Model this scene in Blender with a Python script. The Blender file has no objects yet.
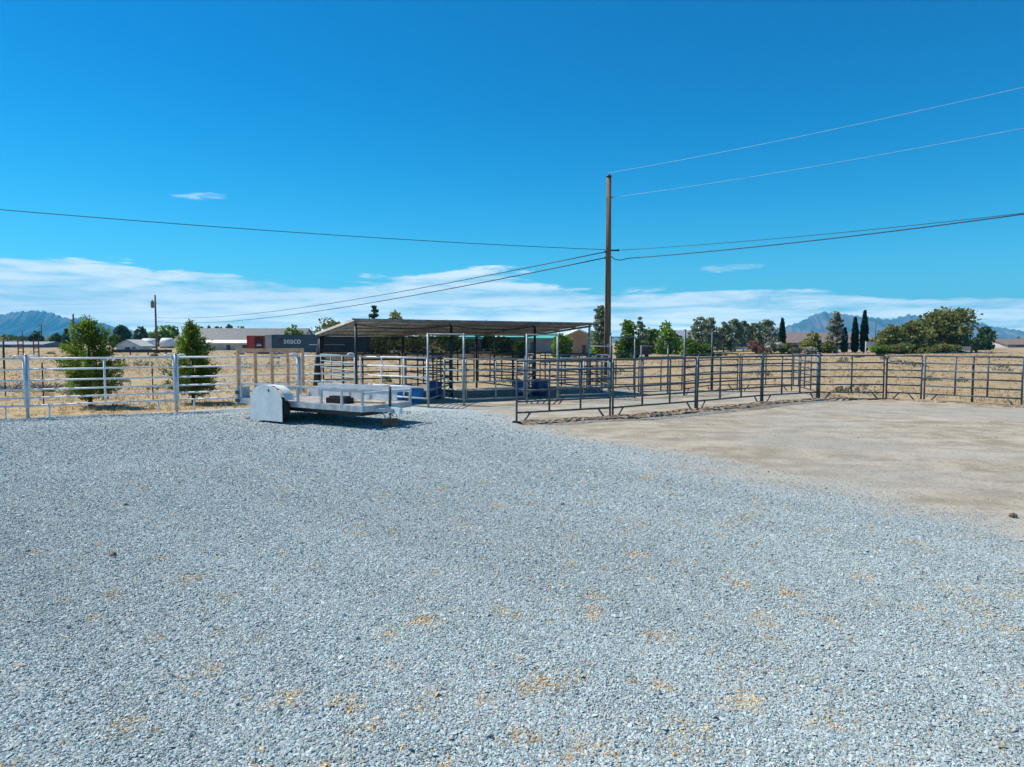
import bpy, math, random
import numpy as np
random.seed(7); rng = np.random.default_rng(7)
R = math.radians
sc = bpy.context.scene
COL = sc.collection

# ------------------------------------------------------------------ camera
CAM_H = 2.1
PITCH = math.atan(40.5 / 683.0)
cam_d = bpy.data.cameras.new('camera'); cam = bpy.data.objects.new('camera', cam_d); COL.objects.link(cam)
cam_d.sensor_width = 36; cam_d.lens = 683.0 / 1024 * 36; cam_d.clip_end = 40000; cam_d.clip_start = 0.1
cam.location = (0, 0, CAM_H); cam.rotation_euler = (R(90) - PITCH, 0, 0)
sc.camera = cam

# ------------------------------------------------------------------ light and exposure
SUN_EL, SUN_TO = 53, (-0.93, 0.36)          # elevation, compass direction towards the sun
SUN_STRENGTH, SKY_STRENGTH, EXPOSURE = 4.4, 0.10, 0.62
sc.view_settings.view_transform = 'Standard'; sc.view_settings.look = 'None'
sc.view_settings.gamma = 1; sc.view_settings.exposure = EXPOSURE; sc.view_settings.use_curve_mapping = False
sd = bpy.data.lights.new('sun', 'SUN'); so = bpy.data.objects.new('sun', sd); COL.objects.link(so)
sd.energy = SUN_STRENGTH; sd.angle = R(0.53); sd.color = (1.0, 0.955, 0.89)
az = math.atan2(SUN_TO[0], SUN_TO[1])
so.rotation_euler = (R(90 - SUN_EL), 0, -az + math.pi)
so.rotation_euler = (R(90 - SUN_EL), 0, math.atan2(SUN_TO[1], SUN_TO[0]) + math.pi / 2)
so.location = (-30, 10, 40)


class NT:
    """small helper for node trees"""
    def __init__(s, tree):
        s.t = tree; s.N = tree.nodes; s.L = tree.links
    def n(s, typ, **kw):
        nd = s.N.new(typ)
        for k, v in kw.items(): setattr(nd, k, v)
        return nd
    def put(s, sock, v):
        if isinstance(v, bpy.types.NodeSocket): s.L.new(v, sock)
        elif v is not None: sock.default_value = v
    def math(s, op, a, b=None, c=None, clamp=False):
        nd = s.n('ShaderNodeMath', operation=op, use_clamp=clamp)
        s.put(nd.inputs[0], a)
        if b is not None: s.put(nd.inputs[1], b)
        if c is not None: s.put(nd.inputs[2], c)
        return nd.outputs[0]
    def smooth(s, x, lo, hi, a=0.0, b=1.0):
        nd = s.n('ShaderNodeMapRange', interpolation_type='SMOOTHSTEP')
        s.put(nd.inputs[0], x); s.put(nd.inputs[1], lo); s.put(nd.inputs[2], hi); s.put(nd.inputs[3], a); s.put(nd.inputs[4], b)
        return nd.outputs[0]
    def mix(s, f, a, b, mode='MIX'):
        nd = s.n('ShaderNodeMix', data_type='RGBA', blend_type=mode)
        s.put(nd.inputs[0], f)
        for k, v in ((6, a), (7, b)):
            if isinstance(v, tuple) and len(v) == 3: v = v + (1,)
            s.put(nd.inputs[k], v)
        return nd.outputs[2]
    def noise(s, vec, scale, detail=3, rough=0.55, dist=0.0, col=False):
        nd = s.n('ShaderNodeTexNoise'); s.put(nd.inputs['Vector'], vec)
        nd.inputs['Scale'].default_value = scale; nd.inputs['Detail'].default_value = detail
        nd.inputs['Roughness'].default_value = rough; nd.inputs['Distortion'].default_value = dist
        return nd.outputs['Color' if col else 'Fac']
    def vec(s, x, y, z):
        nd = s.n('ShaderNodeCombineXYZ'); s.put(nd.inputs[0], x); s.put(nd.inputs[1], y); s.put(nd.inputs[2], z)
        return nd.outputs[0]


# ------------------------------------------------------------------ sky with a low bank of streaky cloud
def make_world():
    w = bpy.data.worlds.new('World'); sc.world = w; w.use_nodes = True
    t = NT(w.node_tree); t.N.clear()
    out = t.n('ShaderNodeOutputWorld'); bg = t.n('ShaderNodeBackground')
    bg.inputs['Strength'].default_value = SKY_STRENGTH
    sky = t.n('ShaderNodeTexSky', sky_type='NISHITA'); sky.sun_disc = False
    sky.sun_elevation = R(SUN_EL); sky.sun_rotation = az; sky.altitude = 800
    sky.air_density = 1.0; sky.dust_density = 0.3; sky.ozone_density = 2.0
    hs = t.n('ShaderNodeHueSaturation'); hs.inputs['Saturation'].default_value = 1.55; hs.inputs['Value'].default_value = 1.0
    hs.inputs['Hue'].default_value = 0.485
    t.L.new(sky.outputs[0], hs.inputs['Color'])
    tc = t.n('ShaderNodeTexCoord'); sp = t.n('ShaderNodeSeparateXYZ'); t.L.new(tc.outputs['Generated'], sp.inputs[0])
    x, y, z = sp.outputs
    skyc = t.mix(1.0, hs.outputs[0], t.mix(t.smooth(z, 0.02, 0.42), (0.33, 0.87, 0.96), (0.07, 0.71, 0.86)), 'MULTIPLY')
    # the cloud sheet: direction projected on a layer overhead, so that it stretches towards the horizon
    zz = t.math('ADD', t.math('MAXIMUM', z, 0.0), 0.03)
    u, v = t.math('DIVIDE', x, zz), t.math('DIVIDE', y, zz)
    p = t.vec(t.math('MULTIPLY', u, 0.16), t.math('MULTIPLY', v, 0.42), 0.0)
    n1 = t.noise(p, 1.0, 7, 0.6, 0.5)
    q = t.vec(t.math('MULTIPLY', x, 1.0), t.math('MULTIPLY', z, 7.0), t.math('MULTIPLY', y, 0.6))
    n2 = t.noise(q, 3.1, 6, 0.62, 0.3)
    n3 = t.noise(t.vec(x, t.math('MULTIPLY', z, 7.5), y), 9.0, 6, 0.62, 0.5)
    n4 = t.noise(t.vec(t.math('MULTIPLY', x, 1.0), t.math('MULTIPLY', z, 6.0), y), 26.0, 5, 0.65, 0.8)
    # ragged upper edge of the bank, lower to the right
    edge = t.math('ADD', t.math('MULTIPLY_ADD', n2, 0.09, 0.034), t.math('MULTIPLY', x, -0.034))
    for x0, wx, k in ((-0.05, 0.13, 0.022), (-0.62, 0.10, 0.004)):
        gx = t.math('DIVIDE', t.math('SUBTRACT', x, x0), wx)
        edge = t.math('ADD', edge, t.math('MULTIPLY', t.math('EXPONENT', t.math('MULTIPLY', t.math('MULTIPLY', gx, gx), -1.0)), k))
    edge = t.math('ADD', edge, t.math('MULTIPLY', t.math('SUBTRACT', n3, 0.45), 0.05))
    depth = t.math('SUBTRACT', edge, z)
    bank = t.smooth(depth, 0.0, 0.010)
    tex = t.math('ADD', t.math('MULTIPLY', n1, 0.6), t.math('MULTIPLY', n3, 0.5))
    body = t.smooth(t.math('ADD', tex, t.math('MULTIPLY', depth, 2.2)), 0.36, 0.66)
    cl = t.math('MULTIPLY', bank, body)
    def wisp(az_deg, el_deg, wa, we, s):
        a0 = math.tan(R(az_deg)); e0 = math.sin(R(el_deg))
        a = t.math('DIVIDE', t.math('SUBTRACT', t.math('DIVIDE', x, t.math('MAXIMUM', y, 0.05)), a0), wa)
        e = t.math('DIVIDE', t.math('SUBTRACT', t.math('SUBTRACT', z, e0), t.math('MULTIPLY', a, 0.002)), we)
        r2 = t.math('ADD', t.math('MULTIPLY', a, a), t.math('MULTIPLY', e, e))
        r2 = t.math('ADD', r2, t.math('MULTIPLY', t.math('SUBTRACT', n4, 0.42), 3.4))
        return t.math('MULTIPLY', t.smooth(r2, 1.0, 0.0), t.math('MULTIPLY', t.math('GREATER_THAN', y, 0.1), s))
    for args in ((-24.3, 10.9, 0.05, 0.0065, 0.5), (17.0, 5.9, 0.07, 0.006, 0.45)):
        cl = t.math('MAXIMUM', cl, wisp(*args))
    cl = t.math('MULTIPLY', cl, 0.9)
    low = t.smooth(z, 0.10, 0.0, 1.0, 1.45)
    white = t.mix(t.smooth(t.math('ADD', n3, t.math('MULTIPLY', n1, 0.5)), 0.55, 0.95), (5.0, 6.4, 7.7), (8.6, 9.0, 9.2))
    white = t.mix(1.0, white, t.vec(t.math('MULTIPLY', low, 1.0), t.math('MULTIPLY', low, 1.03), t.math('MULTIPLY', low, 0.98)), 'MULTIPLY')
    c = t.mix(cl, skyc, white)
    t.L.new(c, bg.inputs['Color']); t.L.new(bg.outputs[0], out.inputs['Surface'])
make_world()

# ------------------------------------------------------------------ helpers
def W(px, py, d):
    """the point seen at a pixel of the photograph, d metres ahead"""
    r, u = (px - 512) / 683.0, (383.5 - py) / 683.0
    Y = math.cos(PITCH) + math.sin(PITCH) * u; Z = -math.sin(PITCH) + math.cos(PITCH) * u
    return (r / Y * d, d, CAM_H + Z / Y * d)

def tz(x, y):
    r = np.sqrt(np.asarray(x, float) ** 2 + np.asarray(y, float) ** 2)
    return 0.008 * np.clip(r - 45, 0, 205) 

def tag(o, label=None, cat=None, group=None, kind=None):
    if label: o['label'] = label
    if cat: o['category'] = cat
    if group: o['group'] = group
    if kind: o['kind'] = kind
    return o

def thing(name, label, cat, loc=(0, 0, 0), rz=0.0, group=None):
    o = bpy.data.objects.new(name, None); COL.objects.link(o); o.empty_display_size = 0.3
    o.location = loc; o.rotation_euler = (0, 0, rz)
    return tag(o, label, cat, group)

def link(name, me, m, parent=None):
    o = bpy.data.objects.new(name, me); COL.objects.link(o)
    if m is not None: me.materials.append(m)
    if parent is not None: o.parent = parent
    return o

def mesh_np(name, V, F, m, parent=None, col=None, smooth=False):
    V = np.asarray(V, np.float32); F = np.asarray(F, np.int32); k = F.shape[1]
    me = bpy.data.meshes.new(name)
    me.vertices.add(len(V)); me.vertices.foreach_set('co', V.ravel())
    me.loops.add(F.size); me.loops.foreach_set('vertex_index', F.ravel())
    me.polygons.add(len(F)); me.polygons.foreach_set('loop_start', np.arange(0, F.size, k, dtype=np.int32))
    me.polygons.foreach_set('use_smooth', np.full(len(F), smooth))
    me.update(calc_edges=True)
    if col is not None:
        for nm, c in col.items():
            if c.ndim == 1:
                a = me.attributes.new(nm, 'FLOAT', 'POINT'); a.data.foreach_set('value', c.astype(np.float32))
            else:
                a = me.attributes.new(nm, 'FLOAT_COLOR', 'POINT')
                a.data.foreach_set('color', np.concatenate([c, np.ones((len(c), 1))], 1).astype(np.float32).ravel())
    return link(name, me, m, parent)

class MB:
    def __init__(s): s.v = []; s.f = []
    def add(s, vs, fs):
        b = len(s.v); s.v += [tuple(p) for p in vs]; s.f += [tuple(i + b for i in f) for f in fs]; return s
    def box(s, x0, x1, y0, y1, z0, z1):
        vs = [(x, y, z) for z in (z0, z1) for x, y in ((x0, y0), (x1, y0), (x1, y1), (x0, y1))]
        return s.add(vs, [(3, 2, 1, 0), (4, 5, 6, 7), (0, 1, 5, 4), (1, 2, 6, 5), (2, 3, 7, 6), (3, 0, 4, 7)])
    def prism(s, pts, d):
        """a closed outline of 3D points pushed along the vector d"""
        n = len(pts); q = [tuple(a + b for a, b in zip(p, d)) for p in pts]
        return s.add(list(pts) + q, [tuple(range(n))[::-1], tuple(range(n, 2 * n))] + [(i, (i + 1) % n, n + (i + 1) % n, n + i) for i in range(n)])
    def tube(s, pts, r, n=8, cap=True):
        """a round tube along a polyline; r one radius or one per point"""
        P = [np.array(p, float) for p in pts]; rr = r if isinstance(r, (list, tuple)) else [r] * len(P)
        rings = []; vs = []
        for i, p in enumerate(P):
            d = (P[min(i + 1, len(P) - 1)] - P[max(i - 1, 0)]); d /= np.linalg.norm(d) + 1e-9
            ref = np.array((0, 0, 1.0)) if abs(d[2]) < 0.9 else np.array((0, 1.0, 0))
            a = np.cross(d, ref); a /= np.linalg.norm(a); b = np.cross(d, a)
            vs += [tuple(p + rr[i] * (math.cos(2 * math.pi * k / n) * a + math.sin(2 * math.pi * k / n) * b)) for k in range(n)]
        fs = [(i * n + k, i * n + (k + 1) % n, (i + 1) * n + (k + 1) % n, (i + 1) * n + k) for i in range(len(P) - 1) for k in range(n)]
        if cap: fs += [tuple(range(n)), tuple(range((len(P) - 1) * n, len(P) * n))[::-1]]
        return s.add(vs, fs)
    def build(s, name, m, parent=None, smooth=False):
        me = bpy.data.meshes.new(name); me.from_pydata(s.v, [], s.f); me.update()
        import bmesh
        bm = bmesh.new(); bm.from_mesh(me); bmesh.ops.recalc_face_normals(bm, faces=bm.faces[:]); bm.to_mesh(me); bm.free()
        if smooth:
            for p in me.polygons: p.use_smooth = len(p.vertices) == 4
        return link(name, me, m, parent)

def mat(name, c, rough=0.6, metal=0.0, var=0.12, scale=3.0, bump=0.0, c2=None, obj=True, spec=0.5):
    """painted or bare surface with soft mottling and wear"""
    m = bpy.data.materials.new(name); m.use_nodes = True; t = NT(m.node_tree)
    b = t.N['Principled BSDF']; tc = t.n('ShaderNodeTexCoord'); v = tc.outputs['Object']
    n = t.noise(v, scale, 5, 0.6)
    c2 = c2 or tuple(max(0, k * (1 - 2.2 * var)) for k in c)
    cc = t.mix(t.smooth(n, 0.35, 0.68), c2, tuple(min(1, k * (1 + var)) for k in c))
    t.L.new(cc, b.inputs['Base Color'])
    b.inputs['Roughness'].default_value = rough; b.inputs['Metallic'].default_value = metal
    b.inputs['Specular IOR Level'].default_value = spec
    if bump:
        bp = t.n('ShaderNodeBump'); bp.inputs['Strength'].default_value = bump; bp.inputs['Distance'].default_value = 0.02
        t.L.new(t.noise(v, scale * 6, 4), bp.inputs['Height']); t.L.new(bp.outputs[0], b.inputs['Normal'])
    return m

def ribbed(name, c, axis='X', freq=8.0, rough=0.5, metal=0.0, var=0.1, depth=0.4):
    """corrugated sheet: ribs along one local axis"""
    m = mat(name, c, rough, metal, var, 1.2); t = NT(m.node_tree); b = t.N['Principled BSDF']
    tc = t.n('ShaderNodeTexCoord'); wv = t.n('ShaderNodeTexWave', bands_direction=axis)
    t.L.new(tc.outputs['Object'], wv.inputs['Vector']); wv.inputs['Scale'].default_value = freq / 6.283 * 2
    bp = t.n('ShaderNodeBump'); bp.inputs['Strength'].default_value = depth; bp.inputs['Distance'].default_value = 0.03
    t.L.new(wv.outputs['Fac'], bp.inputs['Height']); t.L.new(bp.outputs[0], b.inputs['Normal'])
    return m

M = {}
M['galv'] = mat('galvanised_steel', (0.50, 0.54, 0.58), 0.45, 0.35, 0.12, 6)
M['white_pipe'] = mat('white_painted_pipe', (0.84, 0.85, 0.85), 0.45, 0.0, 0.05, 7, c2=(0.68, 0.67, 0.65))
M['grey_panel'] = mat('grey_painted_steel', (0.085, 0.115, 0.135), 0.5, 0.0, 0.14, 5, c2=(0.055, 0.07, 0.08))
M['dark_panel'] = mat('dark_painted_steel', (0.05, 0.065, 0.078), 0.5, 0.1, 0.14, 5)
M['blue_grey_panel'] = mat('pale_galvanised_panel', (0.27, 0.34, 0.36), 0.5, 0.1, 0.12, 5)
M['black'] = mat('black_steel', (0.02, 0.022, 0.025), 0.5, 0, 0.2, 5)
M['rust'] = mat('weathered_tan_steel', (0.80, 0.46, 0.25), 0.7, 0.0, 0.1, 5, c2=(0.62, 0.33, 0.17))
M['alu'] = mat('dull_aluminium', (0.48, 0.53, 0.54), 0.42, 0.2, 0.12, 4, c2=(0.34, 0.37, 0.38))
M['white_sheet'] = mat('white_sheet_metal', (0.66, 0.71, 0.71), 0.5, 0.0, 0.06, 3)
M['deckwood'] = mat('grey_deck_boards', (0.33, 0.30, 0.27), 0.8, 0, 0.2, 4)
M['rubber'] = mat('black_rubber', (0.018, 0.018, 0.02), 0.8, 0, 0.2, 8)
M['wood'] = mat('weathered_wood', (0.16, 0.12, 0.09), 0.85, 0, 0.2, 8, 0.4)
M['lamp_red'] = mat('red_lens', (0.25, 0.02, 0.02), 0.3)
M['blue_tub'] = mat('dark_blue_plastic', (0.015, 0.085, 0.27), 0.4, 0, 0.12, 3)
M['bright_tub'] = mat('bright_blue_plastic', (0.03, 0.36, 0.80), 0.4, 0, 0.1, 3)
M['roof_under'] = ribbed('galvanised_roof_sheet', (0.52, 0.51, 0.50), 'X', 30, 0.55, 0.25, 0.22)
M['purlin'] = mat('roof_purlin_steel', (0.28, 0.275, 0.27), 0.6, 0.2, 0.2, 4)
M['trim'] = mat('cream_roof_trim', (0.62, 0.60, 0.52), 0.6)
M['wire'] = mat('cable_black', (0.015, 0.016, 0.02), 0.6)
M['wire_pale'] = mat('bare_aluminium_cable', (0.45, 0.5, 0.55), 0.5, 0.0)
M['ceramic'] = mat('grey_ceramic', (0.2, 0.2, 0.21), 0.4)

def make_pole_mat():
    m = mat('pole_wood', (0.22, 0.125, 0.07), 0.85, 0, 0.18, 3, 0.5, c2=(0.10, 0.06, 0.04)); t = NT(m.node_tree)
    b = t.N['Principled BSDF']; tc = t.n('ShaderNodeTexCoord'); mp = t.n('ShaderNodeMapping')
    mp.inputs['Scale'].default_value = (22, 22, 0.5); t.L.new(tc.outputs['Object'], mp.inputs[0])
    n = t.noise(mp.outputs[0], 1.0, 6, 0.7)
    t.L.new(t.mix(t.smooth(n, 0.3, 0.7), (0.09, 0.055, 0.035), (0.30, 0.175, 0.095)), b.inputs['Base Color'])
    return m
M['pole'] = make_pole_mat()

def make_screen_mat():
    m = bpy.data.materials.new('shade_mesh'); m.use_nodes = True; t = NT(m.node_tree); t.N.clear()
    out = t.n('ShaderNodeOutputMaterial'); tr = t.n('ShaderNodeBsdfTransparent'); df = t.n('ShaderNodeBsdfDiffuse')
    df.inputs[0].default_value = (0.035, 0.042, 0.048, 1)
    tc = t.n('ShaderNodeTexCoord'); n = t.noise(tc.outputs['Object'], 2.0, 4)
    mx = t.n('ShaderNodeMixShader'); t.L.new(t.smooth(n, 0.3, 0.7, 0.68, 0.80), mx.inputs[0])
    t.L.new(tr.outputs[0], mx.inputs[1]); t.L.new(df.outputs[0], mx.inputs[2]); t.L.new(mx.outputs[0], out.inputs[0])
    return m
M['screen'] = make_screen_mat()

def leaf_mat(name, base, transl=0.4):
    m = bpy.data.materials.new(name); m.use_nodes = True; t = NT(m.node_tree); t.N.clear()
    out = t.n('ShaderNodeOutputMaterial'); a = t.n('ShaderNodeAttribute', attribute_name='col')
    c = t.mix(1.0, a.outputs['Color'], base, 'MULTIPLY')
    d = t.n('ShaderNodeBsdfDiffuse'); tl = t.n('ShaderNodeBsdfTranslucent'); mx = t.n('ShaderNodeMixShader')
    t.L.new(c, d.inputs[0]); t.L.new(c, tl.inputs[0]); mx.inputs[0].default_value = transl
    t.L.new(d.outputs[0], mx.inputs[1]); t.L.new(tl.outputs[0], mx.inputs[2]); t.L.new(mx.outputs[0], out.inputs[0])
    return m
LEAF = {
    'young': leaf_mat('young_pine_needles', (0.165, 0.24, 0.035), 0.42),
    'green': leaf_mat('fresh_green_leaves', (0.14, 0.22, 0.04)),
    'bright': leaf_mat('bright_green_leaves', (0.18, 0.28, 0.04)),
    'dark': leaf_mat('dark_green_needles', (0.075, 0.13, 0.06)),
    'grey': leaf_mat('grey_green_needles', (0.26, 0.30, 0.19)),
    'olive': leaf_mat('olive_green_leaves', (0.20, 0.22, 0.07)),
    'cypress': leaf_mat('cypress_scales', (0.02, 0.055, 0.022)),
    'yellow': leaf_mat('yellow_green_leaves', (0.22, 0.24, 0.05)),
    'pale': leaf_mat('pale_grey_needles', (0.26, 0.28, 0.21)),
    'red': leaf_mat('reddish_blossom', (0.22, 0.12, 0.10)),
    'sage': leaf_mat('grey_sage_leaves', (0.34, 0.34, 0.26)),
    'dead': leaf_mat('dry_grey_twigs', (0.26, 0.235, 0.20), 0.1),
    'straw': leaf_mat('dry_straw_blades', (0.48, 0.35, 0.18), 0.3),
}

# ------------------------------------------------------------------ ground: one sheet, yard gravel, bare dirt and dry field on it
G0, G1, G2, G3 = (-16.8, 17.1), (-13.6, 19.1), (-10.4, 21.1), (-7.2, 23.1)
S0 = np.array((-5.5, 24.1)); SU = np.array((0.8768, 0.4807)); SV = np.array((-0.4807, 0.8768))
P0 = np.array((-2.71, 22.06))
def pen(s): return P0 + SU * s
def shed(u, v): return S0 + SU * u + SV * v
RING = [(0.08, 17.95), (2.84, 19.4), (5.85, 21.6), (8.80, 24.0), (11.5, 25.6), (13.95, 25.5), (14.95, 24.8), (16.9, 22.5), (18.0, 19.8), (18.4, 16.9)]
YARD = np.array([(-60, -9.9), (-13.6, 19.1), (-5.7, 24.1), (-8.3, 28.9), (0.9, 33.9), (5.0, 32.4), (8.7, 30.6), (12.6, 30.6),
                 (11.9, 26.0), (14.1, 25.9), (15.3, 25.0), (17.4, 22.6), (18.6, 20), (19, 16.9), (24, 8), (60, -20), (60, -60), (-60, -60)], float)
PENS = np.array([P0 + (0, .3), pen(11.2), (8.9, 29.4), (12.0, 29.8), (8.7, 31), (5, 32), shed(10.9, 5.4), shed(0, 5.4), S0], float)

def signed(poly, X, Y):
    """distance to a polygon, negative inside"""
    d = np.full(X.shape, 1e9); ins = np.zeros(X.shape, bool)
    for a, b in zip(poly, np.roll(poly, -1, 0)):
        e = b - a; wx, wy = X - a[0], Y - a[1]
        t = np.clip((wx * e[0] + wy * e[1]) / (e @ e), 0, 1)
        d = np.minimum(d, np.hypot(wx - e[0] * t, wy - e[1] * t))
        c = (a[1] > Y) != (b[1] > Y)
        with np.errstate(divide='ignore', invalid='ignore'):
            ins ^= c & (X < (b[0] - a[0]) * (Y - a[1]) / (b[1] - a[1]) + a[0])
    return np.where(ins, -d, d)

def wob(X, Y, f, s=0):
    return (np.sin(X * f + 1.3 * np.sin(Y * f * .7 + s) + s) + np.sin(Y * f * 1.3 + 1.7 * np.sin(X * f * .6 + 2 * s)) + np.sin((X + Y) * f * 2.1 + s)) / 3

def zones(X, Y):
    """(dry field 0..1, bare dirt 0..1) at points of the ground"""
    f = signed(YARD, X, Y) + 0.25 * wob(X, Y, 1.7, 2)
    field = np.clip(f / 0.5 + .4, 0, 1)
    e = X * 0.886 + Y * 0.462 - 7.9 + 0.5 * wob(X, Y, .9) + .32 * wob(X, Y, 2.3, 1)
    # the gravel edge bends out to the right near the camera
    e = e - 0.05 * np.clip(11 - Y, 0, 20) ** 1.1
    d1 = np.clip((e - .07 * np.clip(Y - 14, 0, 8)) / 3.3 + .5, 0, 1)
    d2 = np.clip(-signed(PENS, X, Y) / 1.0 + .3, 0, 1)
    return field, np.maximum(d1, d2)

def make_ground_mat():
    m = bpy.data.materials.new('yard_and_field'); m.use_nodes = True; t = NT(m.node_tree); b = t.N['Principled BSDF']
    tc = t.n('ShaderNodeTexCoord'); v = tc.outputs['Object']
    fa = t.n('ShaderNodeAttribute', attribute_name='field').outputs['Fac']
    da = t.n('ShaderNodeAttribute', attribute_name='dirt').outputs['Fac']
    big, mid, fine = t.noise(v, 0.22, 4), t.noise(v, 1.3, 5), t.noise(v, 9, 6, 0.7)
    # gravel: every stone its own grey
    vo = t.n('ShaderNodeTexVoronoi'); t.put(vo.inputs['Vector'], v); vo.inputs['Scale'].default_value = 48
    sp = t.n('ShaderNodeSeparateColor'); t.L.new(vo.outputs['Color'], sp.inputs[0])
    g = t.mix(sp.outputs[0], (0.20, 0.25, 0.255), (0.48, 0.54, 0.54))
    g = t.mix(t.smooth(sp.outputs[1], 0.86, 0.96, 0, 0.8), g, (0.40, 0.33, 0.24))
    g = t.mix(t.smooth(big, 0.35, 0.7, 0, 0.30), g, (0.43, 0.44, 0.435))
    g = t.mix(t.math('MULTIPLY', t.smooth(mid, 0.60, 0.72), 0.35), g, (0.40, 0.31, 0.19))
    # compacted dirt
    sep = t.n('ShaderNodeSeparateXYZ'); t.L.new(v, sep.inputs[0])
    stre = t.noise(t.vec(t.math('MULTIPLY', sep.outputs[0], 0.25), sep.outputs[1], 0), 1.1, 6, 0.6, 0.4)
    d = t.mix(t.smooth(mid, 0.35, 0.68), (0.25, 0.212, 0.155), (0.385, 0.335, 0.26))
    d = t.mix(t.smooth(stre, 0.47, 0.68, 0, 0.7), d, (0.415, 0.395, 0.335))
    d = t.mix(t.smooth(big, 0.45, 0.68, 0, 0.7), d, (0.30, 0.295, 0.26))
    d = t.mix(t.smooth(da, 0.95, 0.45, 0, 0.65), d, (0.34, 0.355, 0.34))
    d = t.mix(t.smooth(fine, 0.54, 0.74, 0, 0.75), d, (0.17, 0.135, 0.105))
    d = t.mix(t.smooth(t.noise(v, 38, 4, 0.7), 0.56, 0.74, 0, 0.6), d, (0.15, 0.125, 0.10))
    # dry field: straw, bare sand, grey scrub
    f = t.mix(t.smooth(mid, 0.36, 0.62), (0.245, 0.17, 0.09), (0.385, 0.285, 0.155))
    f = t.mix(t.smooth(t.noise(v, 0.09, 5, 0.6), 0.46, 0.62, 0, 0.8), f, (0.37, 0.285, 0.18))
    f = t.mix(t.smooth(t.noise(v, 0.35, 5, 0.65), 0.50, 0.64, 0, 0.75), f, (0.27, 0.25, 0.19))
    f = t.mix(t.smooth(fine, 0.5, 0.8, 0, 0.45), f, (0.24, 0.17, 0.1))
    dn = t.smooth(t.math('ADD', da, t.math('MULTIPLY', t.math('SUBTRACT', fine, 0.5), 1.1)), 0.3, 0.72)
    fn = t.smooth(t.math('ADD', fa, t.math('MULTIPLY', t.math('SUBTRACT', fine, 0.5), 0.7)), 0.35, 0.65)
    c = t.mix(fn, t.mix(dn, g, d), f)
    t.L.new(c, b.inputs['Base Color']); b.inputs['Roughness'].default_value = 0.95; b.inputs['Specular IOR Level'].default_value = 0.15
    # relief: stones on the gravel, crumbs on the dirt
    dist = t.math('MULTIPLY', t.math('SUBTRACT', 1.0, vo.outputs['Distance']), t.math('SUBTRACT', 1.0, t.math('MAXIMUM', dn, fn)))
    h = t.math('ADD', t.math('MULTIPLY', dist, 0.8), t.math('MULTIPLY', fine, 0.5))
    h = t.math('ADD', h, t.math('MULTIPLY', t.math('MULTIPLY', t.noise(v, 4.5, 5, 0.65), dn), 1.6))
    bp = t.n('ShaderNodeBump'); bp.inputs['Strength'].default_value = 0.75; bp.inputs['Distance'].default_value = 0.022
    t.L.new(h, bp.inputs['Height']); t.L.new(bp.outputs[0], b.inputs['Normal'])
    return m
M['ground'] = make_ground_mat()

def make_ground():
    def axis(a, b, step, far):
        c = list(np.arange(a, b + 1e-6, step)); s = step
        lo, hi = [a], [b]
        while lo[-1] > -far: s *= 1.22; lo.append(lo[-1] - s); hi.append(hi[-1] + s)
        return np.array(lo[:0:-1] + c + hi[1:])
    xs, ys = axis(-24, 27, .25, 9000), axis(-2, 36, .25, 9000)
    X, Y = np.meshgrid(xs, ys); Z = tz(X, Y)
    fld, drt = zones(X, Y)
    near = np.clip((60 - np.hypot(X, Y)) / 30, 0, 1)
    Z = Z + near * (0.025 * wob(X, Y, .45, 1) + 0.012 * wob(X, Y, 1.9, 2)) - 0.012
    nx, ny = len(xs), len(ys)
    i = np.arange(nx * ny).reshape(ny, nx)
    F = np.stack([i[:-1, :-1], i[:-1, 1:], i[1:, 1:], i[1:, :-1]], -1).reshape(-1, 4)
    o = mesh_np('ground', np.stack([X, Y, Z], -1).reshape(-1, 3), F, M['ground'], col={'field': fld.ravel(), 'dirt': drt.ravel()}, smooth=True)
    tag(o, kind='structure')
make_ground()
def gz(x, y): return 0.025 * wob(x, y, .45, 1) + 0.012 * wob(x, y, 1.9, 2) - 0.012

def stone_mat():
    m = bpy.data.materials.new('crushed_stone'); m.use_nodes = True; t = NT(m.node_tree); b = t.N['Principled BSDF']
    a = t.n('ShaderNodeAttribute', attribute_name='col'); t.L.new(a.outputs['Color'], b.inputs['Base Color'])
    b.inputs['Roughness'].default_value = 0.75; b.inputs['Specular IOR Level'].default_value = 0.35
    return m
M['stone'] = stone_mat()

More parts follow.
